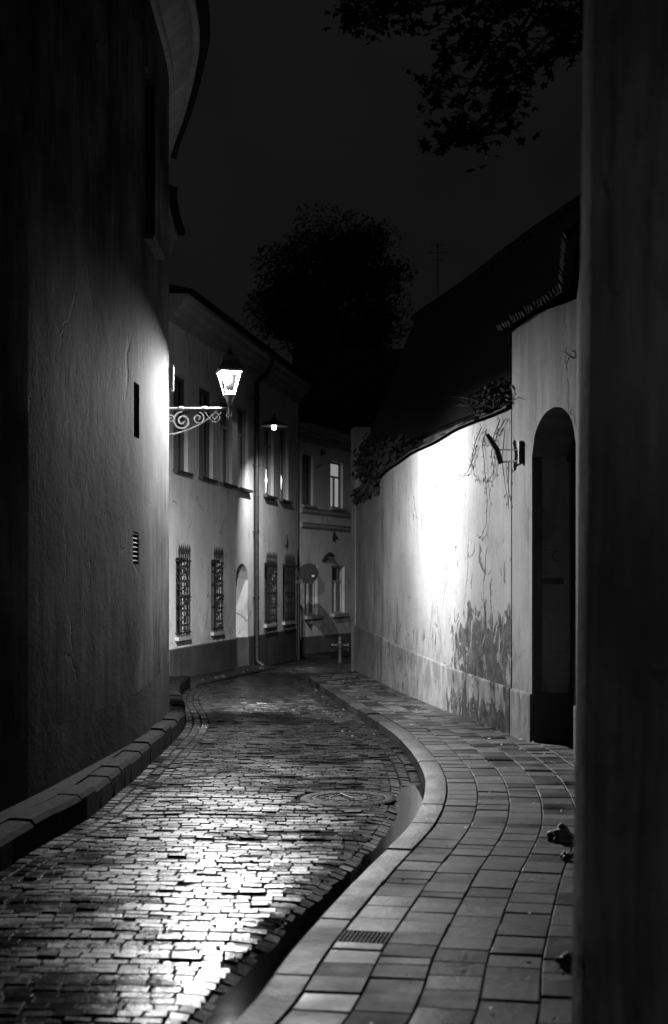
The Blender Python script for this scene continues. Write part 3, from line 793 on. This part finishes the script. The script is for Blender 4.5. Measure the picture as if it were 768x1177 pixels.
# ---------------------------------------------------------------- near right house
h4 = Path([(2.15, 11.9), (1.85, 10.4), (1.66, 9.3), (1.19, 6.5), (.788, 4.75), (1.26, 2.25), (1.93, -1.5)], 1)
H4 = thing('townhouse', (1.6, 6, 0), 'dim grey plaster house wall filling the right edge in the foreground', 'house')
b = MB(); wall_skin(b, h4, -.7, 9.0, step=.15)
for (a, c) in ((h4.P(0), Vector((9, 12.6, 0))), (h4.P(h4.L), Vector((9, -1.5, 0)))):
    b.face([(a.x, a.y, -.7), (c.x, c.y, -.7), (c.x, c.y, 9), (a.x, a.y, 9)], [(0, 0), (8, 0), (8, 9), (0, 9)])
b.v = [(x+.012*(z), y, z) for x, y, z in b.v]
b.build('wall', M['plaster_near'], H4, smooth=50)
b = MB(); sweep(b, h4, [(.22, 9.0), (.3, 9.1), (-4, 11), (-4, 9.0)], step=.6)
b.build('roof', M['tile'], H4, weld=True)
ck = MB(); ul = h4.ux(667, 8, 10.2)        # pale crack in the plaster
uu = [h4.L*.0]
def on4(px, y_):
    u = h4.ux(px, 7.6, 12); p = h4.P(u, .004); z = CAMZ - (y_-HZ)*p.y/F; return Vector((p.x+.012*z, p.y, z))
ck.tube([on4(663, 880), on4(664, 925), on4(667, 960), on4(669, 1000), on4(674, 1030)], .0016, 5); ck.build('plaster_crack', M['sill'], H4)

# ---------------------------------------------------------------- house behind the garden wall
hb = Path([(5.0, 14.8), (3.66, 21.0), (1.75, 30.6)], 1)
HB = thing('outbuilding', (4.5, 24, 0), 'dark steep tiled roof rising behind the white garden wall', 'outbuilding')
b = MB(); sweep(b, hb, [(-1.1+.0, 4.6), (-1.22, 4.5), (-.0, 7.52), (1.2, 4.6), (1.1, 4.55)], 0, None, 1.0, zf=lambda u: .02*math.sin(u*.9))
b.build('roof', M['tile'], HB, weld=True)
b = MB(); sweep(b, hb, [(-1.05, -.6), (-1.05, 4.7), (1.05, 4.7), (1.05, -.6)], 0, None, 1.0); b.build('wall', M['plaster_near'], HB, weld=True)
b = MB(); u = 0
while u < hb.L: b.tube([hb.P(u, 0, 7.53+.02*math.sin(u*.9)), hb.P(min(u+.36, hb.L), 0, 7.55+.02*math.sin(u*.9))], [.1, .085], 8); u += .34
b.build('ridge_tiles', M['tile'], HB)
pa = hb.P(hb.ux(503)); an = thing('aerial', (pa.x, pa.y, 7.6), 'thin television aerial on the dark roof ridge', 'aerial')
b = MB(); b.tube([(pa.x, pa.y, 7.5), (pa.x, pa.y, 8.75)], .012, 6); b.build('mast', M['iron'], an)
b = MB()
for z, w in ((8.7, .3), (8.55, .4), (8.4, .22)): b.tube([(pa.x-w/2, pa.y, z), (pa.x+w/2, pa.y, z+.02)], .006, 5)
b.build('cross_bar', M['iron'], an)

# dark house beyond, between the lane's end and the tree
HD = thing('distant_house', (3, 52, 0), 'unlit dark house far beyond the lane under the tree', 'house')
b = MB(); b.box((3.2, 52, 3.2), (9, 6, 7.6)); b.build('wall', M['plaster_near'], HD)
b = MB()
for s in (-1, 1): b.face([(-1.5, 52+s*3.3, 6.9), (7.9, 52+s*3.3, 6.9), (7.9, 52, 10.4), (-1.5, 52, 10.4)]); b.face([(-1.5, 52+s*3.3, 6.8), (7.9, 52+s*3.3, 6.8), (7.9, 52, 10.3), (-1.5, 52, 10.3)])
for x in (-1.3, 7.7): b.face([(x, 48.8, 6.9), (x, 55.2, 6.9), (x, 52, 10.3)])
b.build('roof', M['tile'], HD)

# ---------------------------------------------------------------- trees
def leaf_cloud(mb, c, rad, n, size, seed, squash=1):
    rnd = random.Random(seed)
    for _ in range(n):
        d = Vector((rnd.gauss(0, 1), rnd.gauss(0, 1), rnd.gauss(0, 1))).normalized() * rad * rnd.random()**.45
        d.z *= squash; p = Vector(c)+d
        a = Vector((rnd.gauss(0, 1), rnd.gauss(0, 1), rnd.gauss(0, 1))).normalized(); t = a.orthogonal().normalized(); q = a.cross(t)
        s = size*rnd.uniform(.6, 1.3)
        mb.face([p-t*s, p+q*s*.5, p+t*s, p-q*s*.5], r=rnd.random())
def tree(name, base, height, crown_r, label, seed, n_clumps, leaves, size, group=None, crown_z=None, flat=.85):
    rnd = random.Random(seed); t = thing(name, base, label, 'tree', group); B = Vector(base)
    tb = MB(); top = B + Vector((.2, 0, height*.8))
    tb.tube([B+Vector((0, 0, -.2)), B+Vector((.05, 0, height*.25)), B+Vector((-.1, .1, height*.5)), top], [height*.03, height*.022, height*.015, .04], 9)
    cz = crown_z or height-crown_r*1.05; cr = MB()
    for k in range(n_clumps):
        d = Vector((rnd.gauss(0, 1), rnd.gauss(0, 1), rnd.gauss(0, 1))).normalized() * crown_r * (.35 + .55*rnd.random()**.5)
        d.z *= flat; c = B + Vector((0, 0, cz)) + d
        s0 = B + Vector((0, 0, height*rnd.uniform(.3, .6)))
        tb.tube([s0, s0.lerp(c, .5)+Vector((0, 0, .15*crown_r)), c], [.1, .06, .015], 5)
        leaf_cloud(cr, c, crown_r*rnd.uniform(.22, .42), leaves, size, seed*100+k, .8)
    tb.build('trunk', M['bark'], t, smooth=50); cr.build('crown', M['leaf'], t); return t
tree('tree', (-.1, 60, -.7), 18.4, 3.6, 'tall broad crowned dark tree standing beyond the rooftops', 3, 64, 560, .085)
tree('tree', (3.2, 58, -.7), 12.0, 3.0, 'lower dark tree merging beneath the tall one, right of it', 5, 30, 360, .09)

# overhanging maple branches, trunk behind the right-hand houses
mt = thing('maple_tree', (5.6, 13.5, 0), 'maple branches reaching over the lane against the night sky', 'tree')
tb = MB(); tb.tube([(5.6, 13.5, -.6), (5.5, 13.5, 3), (5.0, 13.4, 6.2), (4.4, 13.2, 7.6)], [.28, .24, .2, .14], 10)
lf = MB(); rnd = random.Random(21)
def pxp(x, y_, D): return Vector(((x-CX)/F*D, D, CAMZ+(HZ-y_)/F*D))
def maple(p, s):
    n = Vector((rnd.gauss(0, .5), rnd.gauss(0, .6)-.4, rnd.gauss(0, .4)+.8)).normalized(); t = n.orthogonal().normalized(); a = rnd.uniform(0, 6.28); t = (Matrix.Rotation(a, 3, n) @ t); q = n.cross(t)
    r_ = [1, .45, .85, .4, .6, .3, .3, .3, .6, .4, .85, .45]; P = []
    for k, rr in enumerate(r_):
        an = 2*math.pi*k/len(r_); P.append(p + (t*math.cos(an)+q*math.sin(an))*s*rr + n*(-.25*s*rr*rr))
    c = p
    for k in range(len(P)): lf.face([c, P[k], P[(k+1) % len(P)]])
limbs = [
    [(760, -60), (640, -30), (560, 10), (520, 60), (500, 110)],
    [(700, -40), (600, -15), (500, 5), (430, 15), (385, 10)],
    [(740, -70), (640, 30), (600, 70), (575, 115), (540, 150), (508, 165)],
    [(760, -20), (690, 0), (660, 25), (650, 45)],
    [(640, -30), (600, 30), (555, 75), (530, 120)],
    [(640, -40), (560, -20), (470, -15), (420, 30)]]
for li, L in enumerate(limbs):
    D0 = 13.2 + .35*math.sin(li*2.1); pts = [pxp(x, y_, D0+.25*math.sin(i+li)) for i, (x, y_) in enumerate(L)]
    tb.tube([Vector((4.4, 13.2, 7.6))] + pts, [.05] + [.022-.0035*i for i in range(len(pts))], 6)
    for i in range(1, len(pts)):
        for k in range(11):
            p = pts[i-1].lerp(pts[i], (k+.5)/11); d = Vector((rnd.gauss(0, 1), rnd.gauss(0, .8), rnd.gauss(-.25, .7))).normalized()*rnd.uniform(.12, .34)
            tb.tube([p, p+d*.6, p+d], [.008, .006, .003], 4)
            for _ in range(8): maple(p+d*rnd.uniform(.5, 1.15)+Vector((rnd.gauss(0, .06), rnd.gauss(0, .06), rnd.gauss(0, .05))), rnd.uniform(.05, .10))
tb.build('trunk', M['bark'], mt, smooth=50); lf.build('crown', M['leaf'], mt)

# shrub over the far end of the garden wall
shb = thing('shrub', (1.3, 28.6, 0), 'dark ivy bush spilling over the far end of the white wall', 'shrub')
b = MB(); b.tube([(1.5, 28.8, -.4), (1.4, 28.8, 3), (1.1, 28.6, 4.4)], [.08, .06, .02], 7); b.build('stem', M['bark'], shb)
b = MB()
for k in range(15):
    t = k/14; y_ = 30.4-4.6*t; x = .62+.45*t+.15
    leaf_cloud(b, (x+.1, y_, 4.35-.35*t+random.uniform(-.12, .3)), .5-.12*t, 260, .075, 500+k)
for k in range(7):
    t = k/6; leaf_cloud(b, (.55+.35*t, 30.5-3.4*t, 3.72-.0*t), .2, 130, .06, 600+k)
b.build('foliage', M['leaf'], shb)
# low growth on the wall top beside the gatehouse
sh2 = thing('shrub', (2.1, 17.2, 3.9), 'small tangle of twigs and leaves on the wall top beside the gatehouse', 'shrub')
b = MB()
for k in range(9):
    t = k/8; leaf_cloud(b, (1.86+.2*t, 18.0-1.4*t, 4.08+random.uniform(-.03, .12)), .16, 60, .04, 700+k)
b.build('foliage', M['leaf'], sh2)
b = MB()
for k in range(40):
    t = random.random(); p = Vector((1.8+.25*t, 18.1-1.6*t, 4.0)); d = Vector((random.gauss(-.3, .6), random.gauss(0, .6), random.uniform(.0, .7)))*.3
    b.tube([p, p+d*.6+Vector((0, 0, .03)), p+d], [.007, .005, .002], 4)
b.build('stem', M['vine'], sh2)

# hanging creeper on the lit wall
cr = thing('creeper', (1.95, 17.3, 3.9), 'bare creeper stems hanging down the lit wall beside the gatehouse', 'creeper')
def onw(px, y_, off=.03):
    u = gw.ux(px); p = gw.P(u, off); return Vector((p.x, p.y, CAMZ+(HZ-y_)*p.y/F))
stems = [[(556, 492), (549, 507), (545, 530), (548, 545), (552, 552), (562, 552)],
         [(562, 492), (557, 512), (560, 535), (561, 550), (563, 575), (562, 600), (558, 612), (554, 619)],
         [(577, 483), (570, 503), (568, 525), (571, 543), (566, 552), (562, 552)],
         [(585, 480), (575, 497), (571, 512), (572, 530), (570, 546)],
         [(551, 512), (546, 530), (540, 543), (529, 548)], [(558, 512), (568, 505)],
         [(583, 495), (580, 530), (585, 565), (591, 582)], [(596, 530), (600, 555), (597, 585)]]
sb = MB(); lb = MB(); rnd = random.Random(4)
for S in stems:
    P = [onw(x, y_) for x, y_ in S]
    Q = []
    for a, c in zip(P, P[1:]):
        for k in range(4): q = a.lerp(c, k/4); Q.append(q+Vector((0, rnd.gauss(0, .012), rnd.gauss(0, .008))))
    Q.append(P[-1]); n = len(Q)
    sb.tube(Q, [.0065-.004*i/n for i in range(n)], 5)
    for q in Q:
        if rnd.random() < .75:
            d = Vector((-.02, rnd.gauss(0, .05), rnd.gauss(.01, .04))); sb.tube([q, q+d], [.004, .002], 4)
            s = rnd.uniform(.015, .035); e = q+d; t = Vector((0, rnd.gauss(0, 1), rnd.gauss(0, 1))).normalized(); w = Vector((-.3, t.z, -t.y))
            lb.face([e-t*s, e+w*s*.5, e+t*s, e-w*s*.5])
sb.build('stem', M['vine'], cr); lb.build('foliage', M['leaf'], cr)
# forked twig on the gatehouse wall
tw = thing('dry_twig', (2.4, 14.4, 4.1), 'dry forked twig sticking out of the gatehouse wall above the arch', 'twig')
def ong(px, y_, off):
    u = gp.ux(px, 0, 2.2); p = gp.P(u, off); return Vector((p.x, p.y, CAMZ+(HZ-y_)*p.y/F))
b = MB(); b.tube([ong(668, 412, 0), ong(664, 409, .04), ong(657, 405, .06), ong(651, 403, .07)], [.009, .008, .006, .003], 5); b.tube([ong(664, 409, .04), ong(659, 416, .06), ong(657, 426, .06)], [.007, .005, .003], 5); b.tube([ong(657, 405, .06), ong(660, 398, .07)], [.005, .002], 5)
b.build('stem', M['vine'], tw)

# old tube lamp / bracket on the wall next to the gate
fl = thing('wall_spotlight', (2.0, 16.7, 3.5), 'short black tubular fitting tilted out from the wall under the creeper', 'fitting')
b = MB(); a = ong(597, 532, .05); c = ong(600, 533, .05); top = onw(583, 501, .24); b.tube([onw(597, 533, .12), onw(590, 517, .17), top], .035, 10); b.build('tube', M['iron'], fl, smooth=40)
b = MB(); p = ong(601, 520, .02); b.box(p, (.03, .06, .26), m=frame_m(gp, .2)); b.tube([ong(601, 530, .02), onw(597, 531, .12)], .012, 6); b.tube([ong(601, 517, .02), onw(590, 517, .16)], .009, 6); b.build('wall_plate', M['iron'], fl)

# ---------------------------------------------------------------- the lantern
LY = 19.9; LP = Vector((-1.46, LY, 0)); ZA = 4.31
LT = thing('street_lantern', (-2.3, LY, ZA), 'glowing lantern on scrolled iron bracket on curved house wall', 'street lantern')
def lb_(z): return LP + Vector((0, 0, z))
wx = x_on(h1, LY)
b = MB(); b.tube([(wx-.05, LY, ZA), (LP.x+.03, LY, ZA)], .024, 10); b.box((wx+.02, LY, ZA-.12), (.04, .1, .55))
for x in (wx+.22, wx+.55): b.lathe([(.036, -.03), (.036, .03)], (x, LY, ZA), 10, Matrix.Rotation(R(90), 3, 'Y'))
BR = b.build('bracket', M['lantern_iron'], LT, smooth=40)
b = MB()
def spiral(cx, cz, r0, turns, a0, s=1, rad=.012, n=36, out=None):
    P = [(cx + s*r0*(1-.86*k/n)*math.cos(a0+turns*2*math.pi*k/n), LY, cz + r0*(1-.86*k/n)*math.sin(a0+turns*2*math.pi*k/n)) for k in range(n+1)]
    b.tube(([out]+P) if out else P, rad, 6)
spiral(wx+.24, ZA-.17, .135, 1.75, R(90), 1, .014)
spiral(wx+.46, ZA-.13, .09, 1.5, R(100), -1, .012)
spiral(wx+.70, ZA-.11, .075, 1.4, R(250), 1, .010)
spiral(wx+.88, ZA-.08, .05, 1.3, R(90), -1, .009)
spiral(wx+.08, ZA-.14, .055, 1.3, R(60), -1, .009)
b.tube([(wx+.02, LY, ZA-.36), (wx+.14, LY, ZA-.345), (wx+.3, LY, ZA-.30), (wx+.44, LY, ZA-.24), (wx+.6, LY, ZA-.14), (wx+.72, LY, ZA-.03)], .013, 6)
b.tube([(wx+.55, LY, ZA-.04), (wx+.66, LY, ZA-.18), (wx+.78, LY, ZA-.05)], .009, 6)
b.build('scroll', M['scroll'], BR, smooth=50)
b = MB(); b.lathe([(.006, -.17), (.026, -.14), (.012, -.10), (.03, -.05), (.03, .02), (.02, .05), (.045, .08), (.02, .1)], lb_(ZA), 12); b.build('stem', M['lantern_iron'], LT, smooth=40)
zb, zt, rb_, rt = ZA+.19, ZA+.52, .10, .215        # glass body: narrow below, wide above
b = MB(); cor = lambda r_, z, k: LP + Vector((r_*math.cos(R(45+90*k+12)), r_*math.sin(R(45+90*k+12)), z))
for k in range(4):
    b.tube([cor(rb_, zb, k), cor(rt, zt, k)], .008, 6)
    b.tube([cor(rt, zt, k), cor(rt, zt, k+1)], .009, 6); b.tube([cor(rb_, zb, k), cor(rb_, zb, k+1)], .009, 6)
    a, c = cor(rb_, zb, k).lerp(cor(rt, zt, k), .12), cor(rb_, zb, k+1).lerp(cor(rt, zt, k+1), .12)
    a2, c2 = cor(rb_, zb, k).lerp(cor(rt, zt, k), .97), cor(rb_, zb, k+1).lerp(cor(rt, zt, k+1), .97)
    arc = []
    for i in range(13):
        t = i/12; w = .10+.80*t
        arc.append(a.lerp(c, .5+(t-.5)*.86) + (a2-a)*(.02+.24*(2*t-1)**4*1.0))
    b.tube([a2.lerp(c2, .07)] + arc + [a2.lerp(c2, .93)], .006, 5)
    b.lathe([(.001, -.03), (.018, -.01), (.022, .01), (.012, .03), (.001, .045)], cor(rt+.012, zt+.0, k), 8)
b.lathe([(.03, ZA+.08), (.05, ZA+.10), (.055, ZA+.13), (.085, ZA+.17), (.088, ZA+.185), (.03, ZA+.187)], LP, 12)
b.build('lantern_frame', M['lantern_iron'], LT, smooth=40)
for k in range(4):
    b = MB(); q = [cor(rb_-.004, zb+.012, k), cor(rb_-.004, zb+.012, k+1), cor(rt-.004, zt-.012, k+1), cor(rt-.004, zt-.012, k)]
    b.face(q); b.build('glass_pane', M['clear'], LT)
b = MB(); n4 = 4
prof = [(rt+.02, zt+.004), (rt+.035, zt+.02), (rt+.02, zt+.035), (.16, zt+.13), (.15, zt+.215), (.10, zt+.225), (.055, zt+.25), (.05, zt+.285), (.03, zt+.30), (.032, zt+.33), (.001, zt+.35)]
rings = [[cor(r_, z, k) if r_ > .11 else LP+Vector((r_*math.cos(R(57+90*k))*1, r_*math.sin(R(57+90*k)), z)) for k in range(4)] for r_, z in prof]
for i in range(len(rings)-1):
    for k in range(4): b.face([rings[i][k], rings[i][(k+1) % 4], rings[i+1][(k+1) % 4], rings[i+1][k]])
inner = [cor(rt-.01, zt+.01, k) for k in range(4)]; in2 = [cor(.142, zt+.2, k) for k in range(4)]
for k in range(4): b.face([inner[k], inner[(k+1) % 4], in2[(k+1) % 4], in2[k]]); b.face([rings[0][k], rings[0][(k+1) % 4], inner[(k+1) % 4], inner[k]])
b.face(in2)
b.build('hood', M['lantern_iron'], LT)
b = MB(); b.lathe([(.004, -.05), (.03, -.04), (.046, -.01), (.042, .025), (.024, .05), (.02, .09)], lb_(zt+.125), 14); b.build('bulb', M['bulb'], LT, smooth=60)
ld = bpy.data.lights.new('lantern_light', 'POINT'); ld.energy = 6200; ld.shadow_soft_size = .05
lo = bpy.data.objects.new('lantern_light', ld); C.objects.link(lo); lo.location = lb_(zt+.03); lo.parent = LT; lo.matrix_parent_inverse = world_of(LT).inverted()

# plate on the house wall above the bracket
npz = CAMZ+(HZ-437)*19.2/F; up_ = h1.ux(193.5, 16.5, 19.5); 
np_ = thing('wall_plate', (-2.1, 18.6, 4.5), 'small pale plate on the curved house above the lantern bracket', 'plate')
uu = next(u for u in h1.us(14, h1.L, .05) if h1.P(u).y > 18.6); b = MB(); b.box(h1.P(uu, .045, 4.55), (.3, .03, .3), m=frame_m(h1, uu)); b.build('plate', M['plate'], np_)

# ---------------------------------------------------------------- lamp on the second house
ul = h2.ux(300); pw = h2.P(ul, 0, 5.9)
SL = thing('wall_lamp', tuple(pw), 'small disc shaded lamp on the pale house above the traffic sign', 'lamp')
lpz = CAMZ+(HZ-489)*32.5/F; lp = Vector(((315-CX)/F*32.5, 32.5, lpz))
b = MB(); u5 = h2.ux(314); b.tube([h2.P(u5, .0, lpz+.55), h2.P(u5, .25, lpz+.5), lp+Vector((0, 0, .25)), lp+Vector((0, 0, .1))], .018, 8); b.build('arm', M['iron'], SL, smooth=40)
b = MB(); b.lathe([(.31, -.02), (.32, .0), (.2, .07), (.08, .11), (.05, .18), (.02, .19)], lp, 24); b.build('shade', M['iron'], SL, smooth=30)
b = MB(); b.lathe([(.01, -.10), (.05, -.08), (.06, -.05), (.04, -.022)], lp, 12); b.build('bulb', M['bulb_small'], SL, smooth=60)
ld2 = bpy.data.lights.new('wall_lamp_light', 'SPOT'); ld2.spot_size = R(112); ld2.spot_blend = .9; ld2.energy = 1100; ld2.shadow_soft_size = .05
l2 = bpy.data.objects.new('wall_lamp_light', ld2); C.objects.link(l2); l2.location = lp+Vector((0, 0, -.16)); l2.rotation_euler = Vector((.5, .8, -1)).to_track_quat('-Z', 'Y').to_euler(); l2.parent = SL; l2.matrix_parent_inverse = world_of(SL).inverted()

# ---------------------------------------------------------------- traffic sign
sx, sy = -.975, 39.2; gz = fall(sy)
TS = thing('traffic_sign', (sx, sy, gz), 'round dark traffic sign on cranked post at the house corner', 'traffic sign')
b = MB(); b.tube([(sx, sy, gz-.3), (sx, sy, 1.88)], .042, 10); b.box((sx+.16, sy, 1.87), (.5, .07, .07)); b.tube([(sx+.28, sy, 1.9), (sx+.3, sy, 2.36)], .022, 8); b.build('post', M['iron'], TS, smooth=40)
b = MB(); mr = Matrix.Rotation(R(90), 3, 'X') ; b.lathe([(.001, -.012), (.27, -.012), (.275, 0), (.27, .012), (.001, .012)], (sx+.28, sy-.05, 2.12), 32, Matrix.Rotation(R(12), 3, 'Z') @ mr); b.build('sign_disc', M['plate_dark'], TS, smooth=30)
b = MB(); b.box((sx+.4, sy-.085, 2.04), (.07, .012, .05)); b.build('clamp', M['plate'], TS)

# ---------------------------------------------------------------- hydrant
hx, hy = .16, 37.2; gz = fall(hy)
HY = thing('fire_hydrant', (hx, hy, gz), 'small cast iron hydrant with two side caps at the end of the lane', 'hydrant')
b = MB(); b.lathe([(.12, -.05), (.12, .03), (.075, .05), (.065, .1), (.06, .38), (.085, .40), (.085, .52), (.06, .55), (.055, .6), (.07, .61), (.06, .66), (.03, .69), (.03, .73), (.001, .735)], (hx, hy, gz), 18); b.build('body', M['zinc'], HY, smooth=35)
for s in (-1, 1):
    b = MB(); b.lathe([(.035, 0), (.035, .1), (.065, .11), (.065, .17), (.03, .19), (.001, .19)], (hx+s*.06, hy, gz+.46), 12, Matrix.Rotation(R(90*s), 3, 'Y')); b.tube([(hx+s*.2, hy, gz+.40), (hx+s*.2, hy, gz+.3)], .018, 6); b.build('side_cap', M['zinc'], HY, smooth=35)

# ---------------------------------------------------------------- manhole
mx, my, mr_ = HOLE; mz = road_z(mx, my)-.006
MH = thing('manhole_cover', (mx, my, mz), 'round ribbed iron cover set in the wet cobbles near the kerb', 'manhole cover')
b = MB(); b.lathe([(.33, -.02), (.33, .006), (.35, .010), (.40, .010), (.42, .0), (.42, -.05)], (mx, my, mz), 40); b.build('rim', M['lid'], MH, smooth=30)
b = MB(); b.lathe([(.32, -.05), (.32, .004), (.30, .012), (.28, .012), (.27, .003), (.18, .003), (.17, .010), (.15, .010), (.14, .003), (.001, .003)], (mx, my, mz), 40)
for k in range(12):
    a = k*math.pi/6; b.box((mx+.225*math.cos(a), my+.225*math.sin(a), mz+.006), (.07, .018, .01), rot=a)
b.build('lid', M['lid'], MH, smooth=30)
b = MB(); b.tube([(mx-.06, my+.16, mz+.02), (mx+.05, my-.15, mz+.022)], .010, 6); b.build('bar_highlight', M['plate'], MH)  # pale bar stands in for a streak of highlight across the lid

# ---------------------------------------------------------------- loose stones by the right wall
def stone(loc, s, label, seed, sq=.7):
    bm = bmesh.new(); bmesh.ops.create_icosphere(bm, subdivisions=4, radius=1)
    for v in bm.verts:
        n = v.co.normalized(); d = 1 + .45*mnoise.noise(n*1.1+Vector((seed*7.3, 0, 0))) + .2*mnoise.noise(n*2.6+Vector((0, seed*3.1, 0))) + .06*mnoise.noise(n*7)
        v.co = Vector((n.x*s*d, n.y*s*d, max(-.35, n.z)*s*d*sq))
    for f in bm.faces: f.smooth = True
    me = bpy.data.meshes.new('rubble_stone'); bm.to_mesh(me); bm.free(); me.materials.append(M['rock'])
    o = bpy.data.objects.new('rubble_stone', me); C.objects.link(o); o.location = loc
    tag(o, label, 'stone', 'loose stones at the foot of the right wall')
SZ = .118
stone((1.56, 9.75, SZ+.03), .085, 'largest dark stone at the foot of the right-hand wall', 1, .9)
stone((1.50, 9.1, SZ+.02), .05, 'small stone just before the largest one at the foot of the right-hand wall', 2)
stone((1.08, 6.6, SZ+.02), .05, 'small stone nearest the bottom edge, at the foot of the right-hand wall', 4)
lt = MB(); rnd = random.Random(77)
for k in range(420):
    u = rnd.uniform(3, kerb.L-6); o = rnd.choice([rnd.uniform(1.0, 1.65), rnd.uniform(.05, 1.6), -rnd.uniform(.05, .5)]); p = kerb.P(u, o)
    z = (.122 if o > 0 else road_z(p.x, p.y)+.006) + (fall(p.y) if o > 0 else 0); sz = rnd.uniform(.006, .022)*(1.6 if o > 1.2 else 1)
    n = Vector((rnd.gauss(0, .3), rnd.gauss(0, .3), 1)).normalized(); t = n.orthogonal(); t = (Matrix.Rotation(rnd.uniform(0, 6.3), 3, n) @ t).normalized(); q = n.cross(t)
    P0_ = Vector((p.x, p.y, z+sz*.25)); lt.face([P0_-t*sz, P0_+q*sz*.5+n*sz*.2, P0_+t*sz, P0_-q*sz*.5+n*sz*.1])
tag(lt.build('leaf_litter', M['litter']), 'small scattered leaf scraps and grit on pavement and gutter', 'litter', kind='stuff')
# rubble along the foot of the second house
rnd = random.Random(9)
rbm = MB()
for k in range(70):
    u = rnd.uniform(.8, 6.5); p = h2.P(u, rnd.uniform(.12, .5), 0); s = rnd.uniform(.02, .06); z = .04+fall(p.y)
    rbm.lathe([(s*.8, -.03), (s, .3*s), (s*.6, s*.8), (.001, s*rnd.uniform(.9, 1.2))], (p.x, p.y, z), 6)
tag(rbm.build('rubble', M['rock']), 'strip of broken stones along the foot of the barred house', 'rubble', kind='stuff')
# raised footway in front of the second house
ft = MB(); sweep(ft, h2, [(.0, .14), (.30, .12), (.52, .09), (.55, .06), (.55, -.5)], 0, 7.2, .5, zf=lambda u: fall(h2.P(u).y)*1.2)
tag(ft.build('footway', M['kerb'], weld=True), kind='structure')
ft = MB(); sweep(ft, h3, [(.0, .10), (.9, .08), (.95, .05), (.95, -.4)], -.0, None, .5, zf=lambda u: fall(h3.P(u).y))
tag(ft.build('footway', M['kerb'], weld=True), kind='structure')

# ---------------------------------------------------------------- cables across the lane's end
def cable(a, c, sag, label, r=.012):
    a, c = Vector(a), Vector(c); b = MB()
    b.tube([a.lerp(c, k/14) - Vector((0, 0, sag*4*(k/14)*(1-k/14))) for k in range(15)], r, 5)
    tag(b.build('overhead_cable', M['cable']), label, 'cable', 'cables strung across the end of the lane')
cable(h2.P(h2.L-.05, .03, 6.25), (2.2, 37.5, 5.4), .25, 'upper cable slung from the barred house over the end of the lane')
cable(h2.P(h2.L-.05, .03, 6.0), (2.2, 38.5, 5.55), .12, 'lower cable slung from the barred house over the end of the lane')

# ---------------------------------------------------------------- night sky: faint Nishita afterglow, thin cloud, glow lobe added behind the camera to brighten the near right wall
w = bpy.data.worlds.new('World'); sc.world = w; w.use_nodes = True
nt = NT(w.node_tree); bg = w.node_tree.nodes['Background']
sky = nt.add('ShaderNodeTexSky', sky_type='NISHITA'); sky.sun_disc = False; sky.sun_elevation = R(-4); sky.sun_rotation = R(200)
bw = nt.add('ShaderNodeRGBToBW'); nt.l.new(sky.outputs[0], bw.inputs[0])
tc = nt.add('ShaderNodeTexCoord').outputs['Generated']
cl = nt.noise(tc, 2.4, 5, .55, .4)
cloud = nt.rng(cl, .3, .72, .0042, .0095)
dp_ = nt.add('ShaderNodeVectorMath', operation='DOT_PRODUCT'); nt.l.new(tc, dp_.inputs[0]); dp_.inputs[1].default_value = Vector((-.62, -.75, .22)).normalized()
glow = nt.math('MULTIPLY', nt.math('POWER', nt.math('MAXIMUM', dp_.outputs['Value'], 0), 6), .15)
tot = nt.math('ADD', nt.math('ADD', cloud, glow), nt.math('MULTIPLY', nt.math('MINIMUM', bw.outputs[0], .02), .02))
nt.put(bg.inputs['Color'], grey(nt, tot)); bg.inputs['Strength'].default_value = 1.0
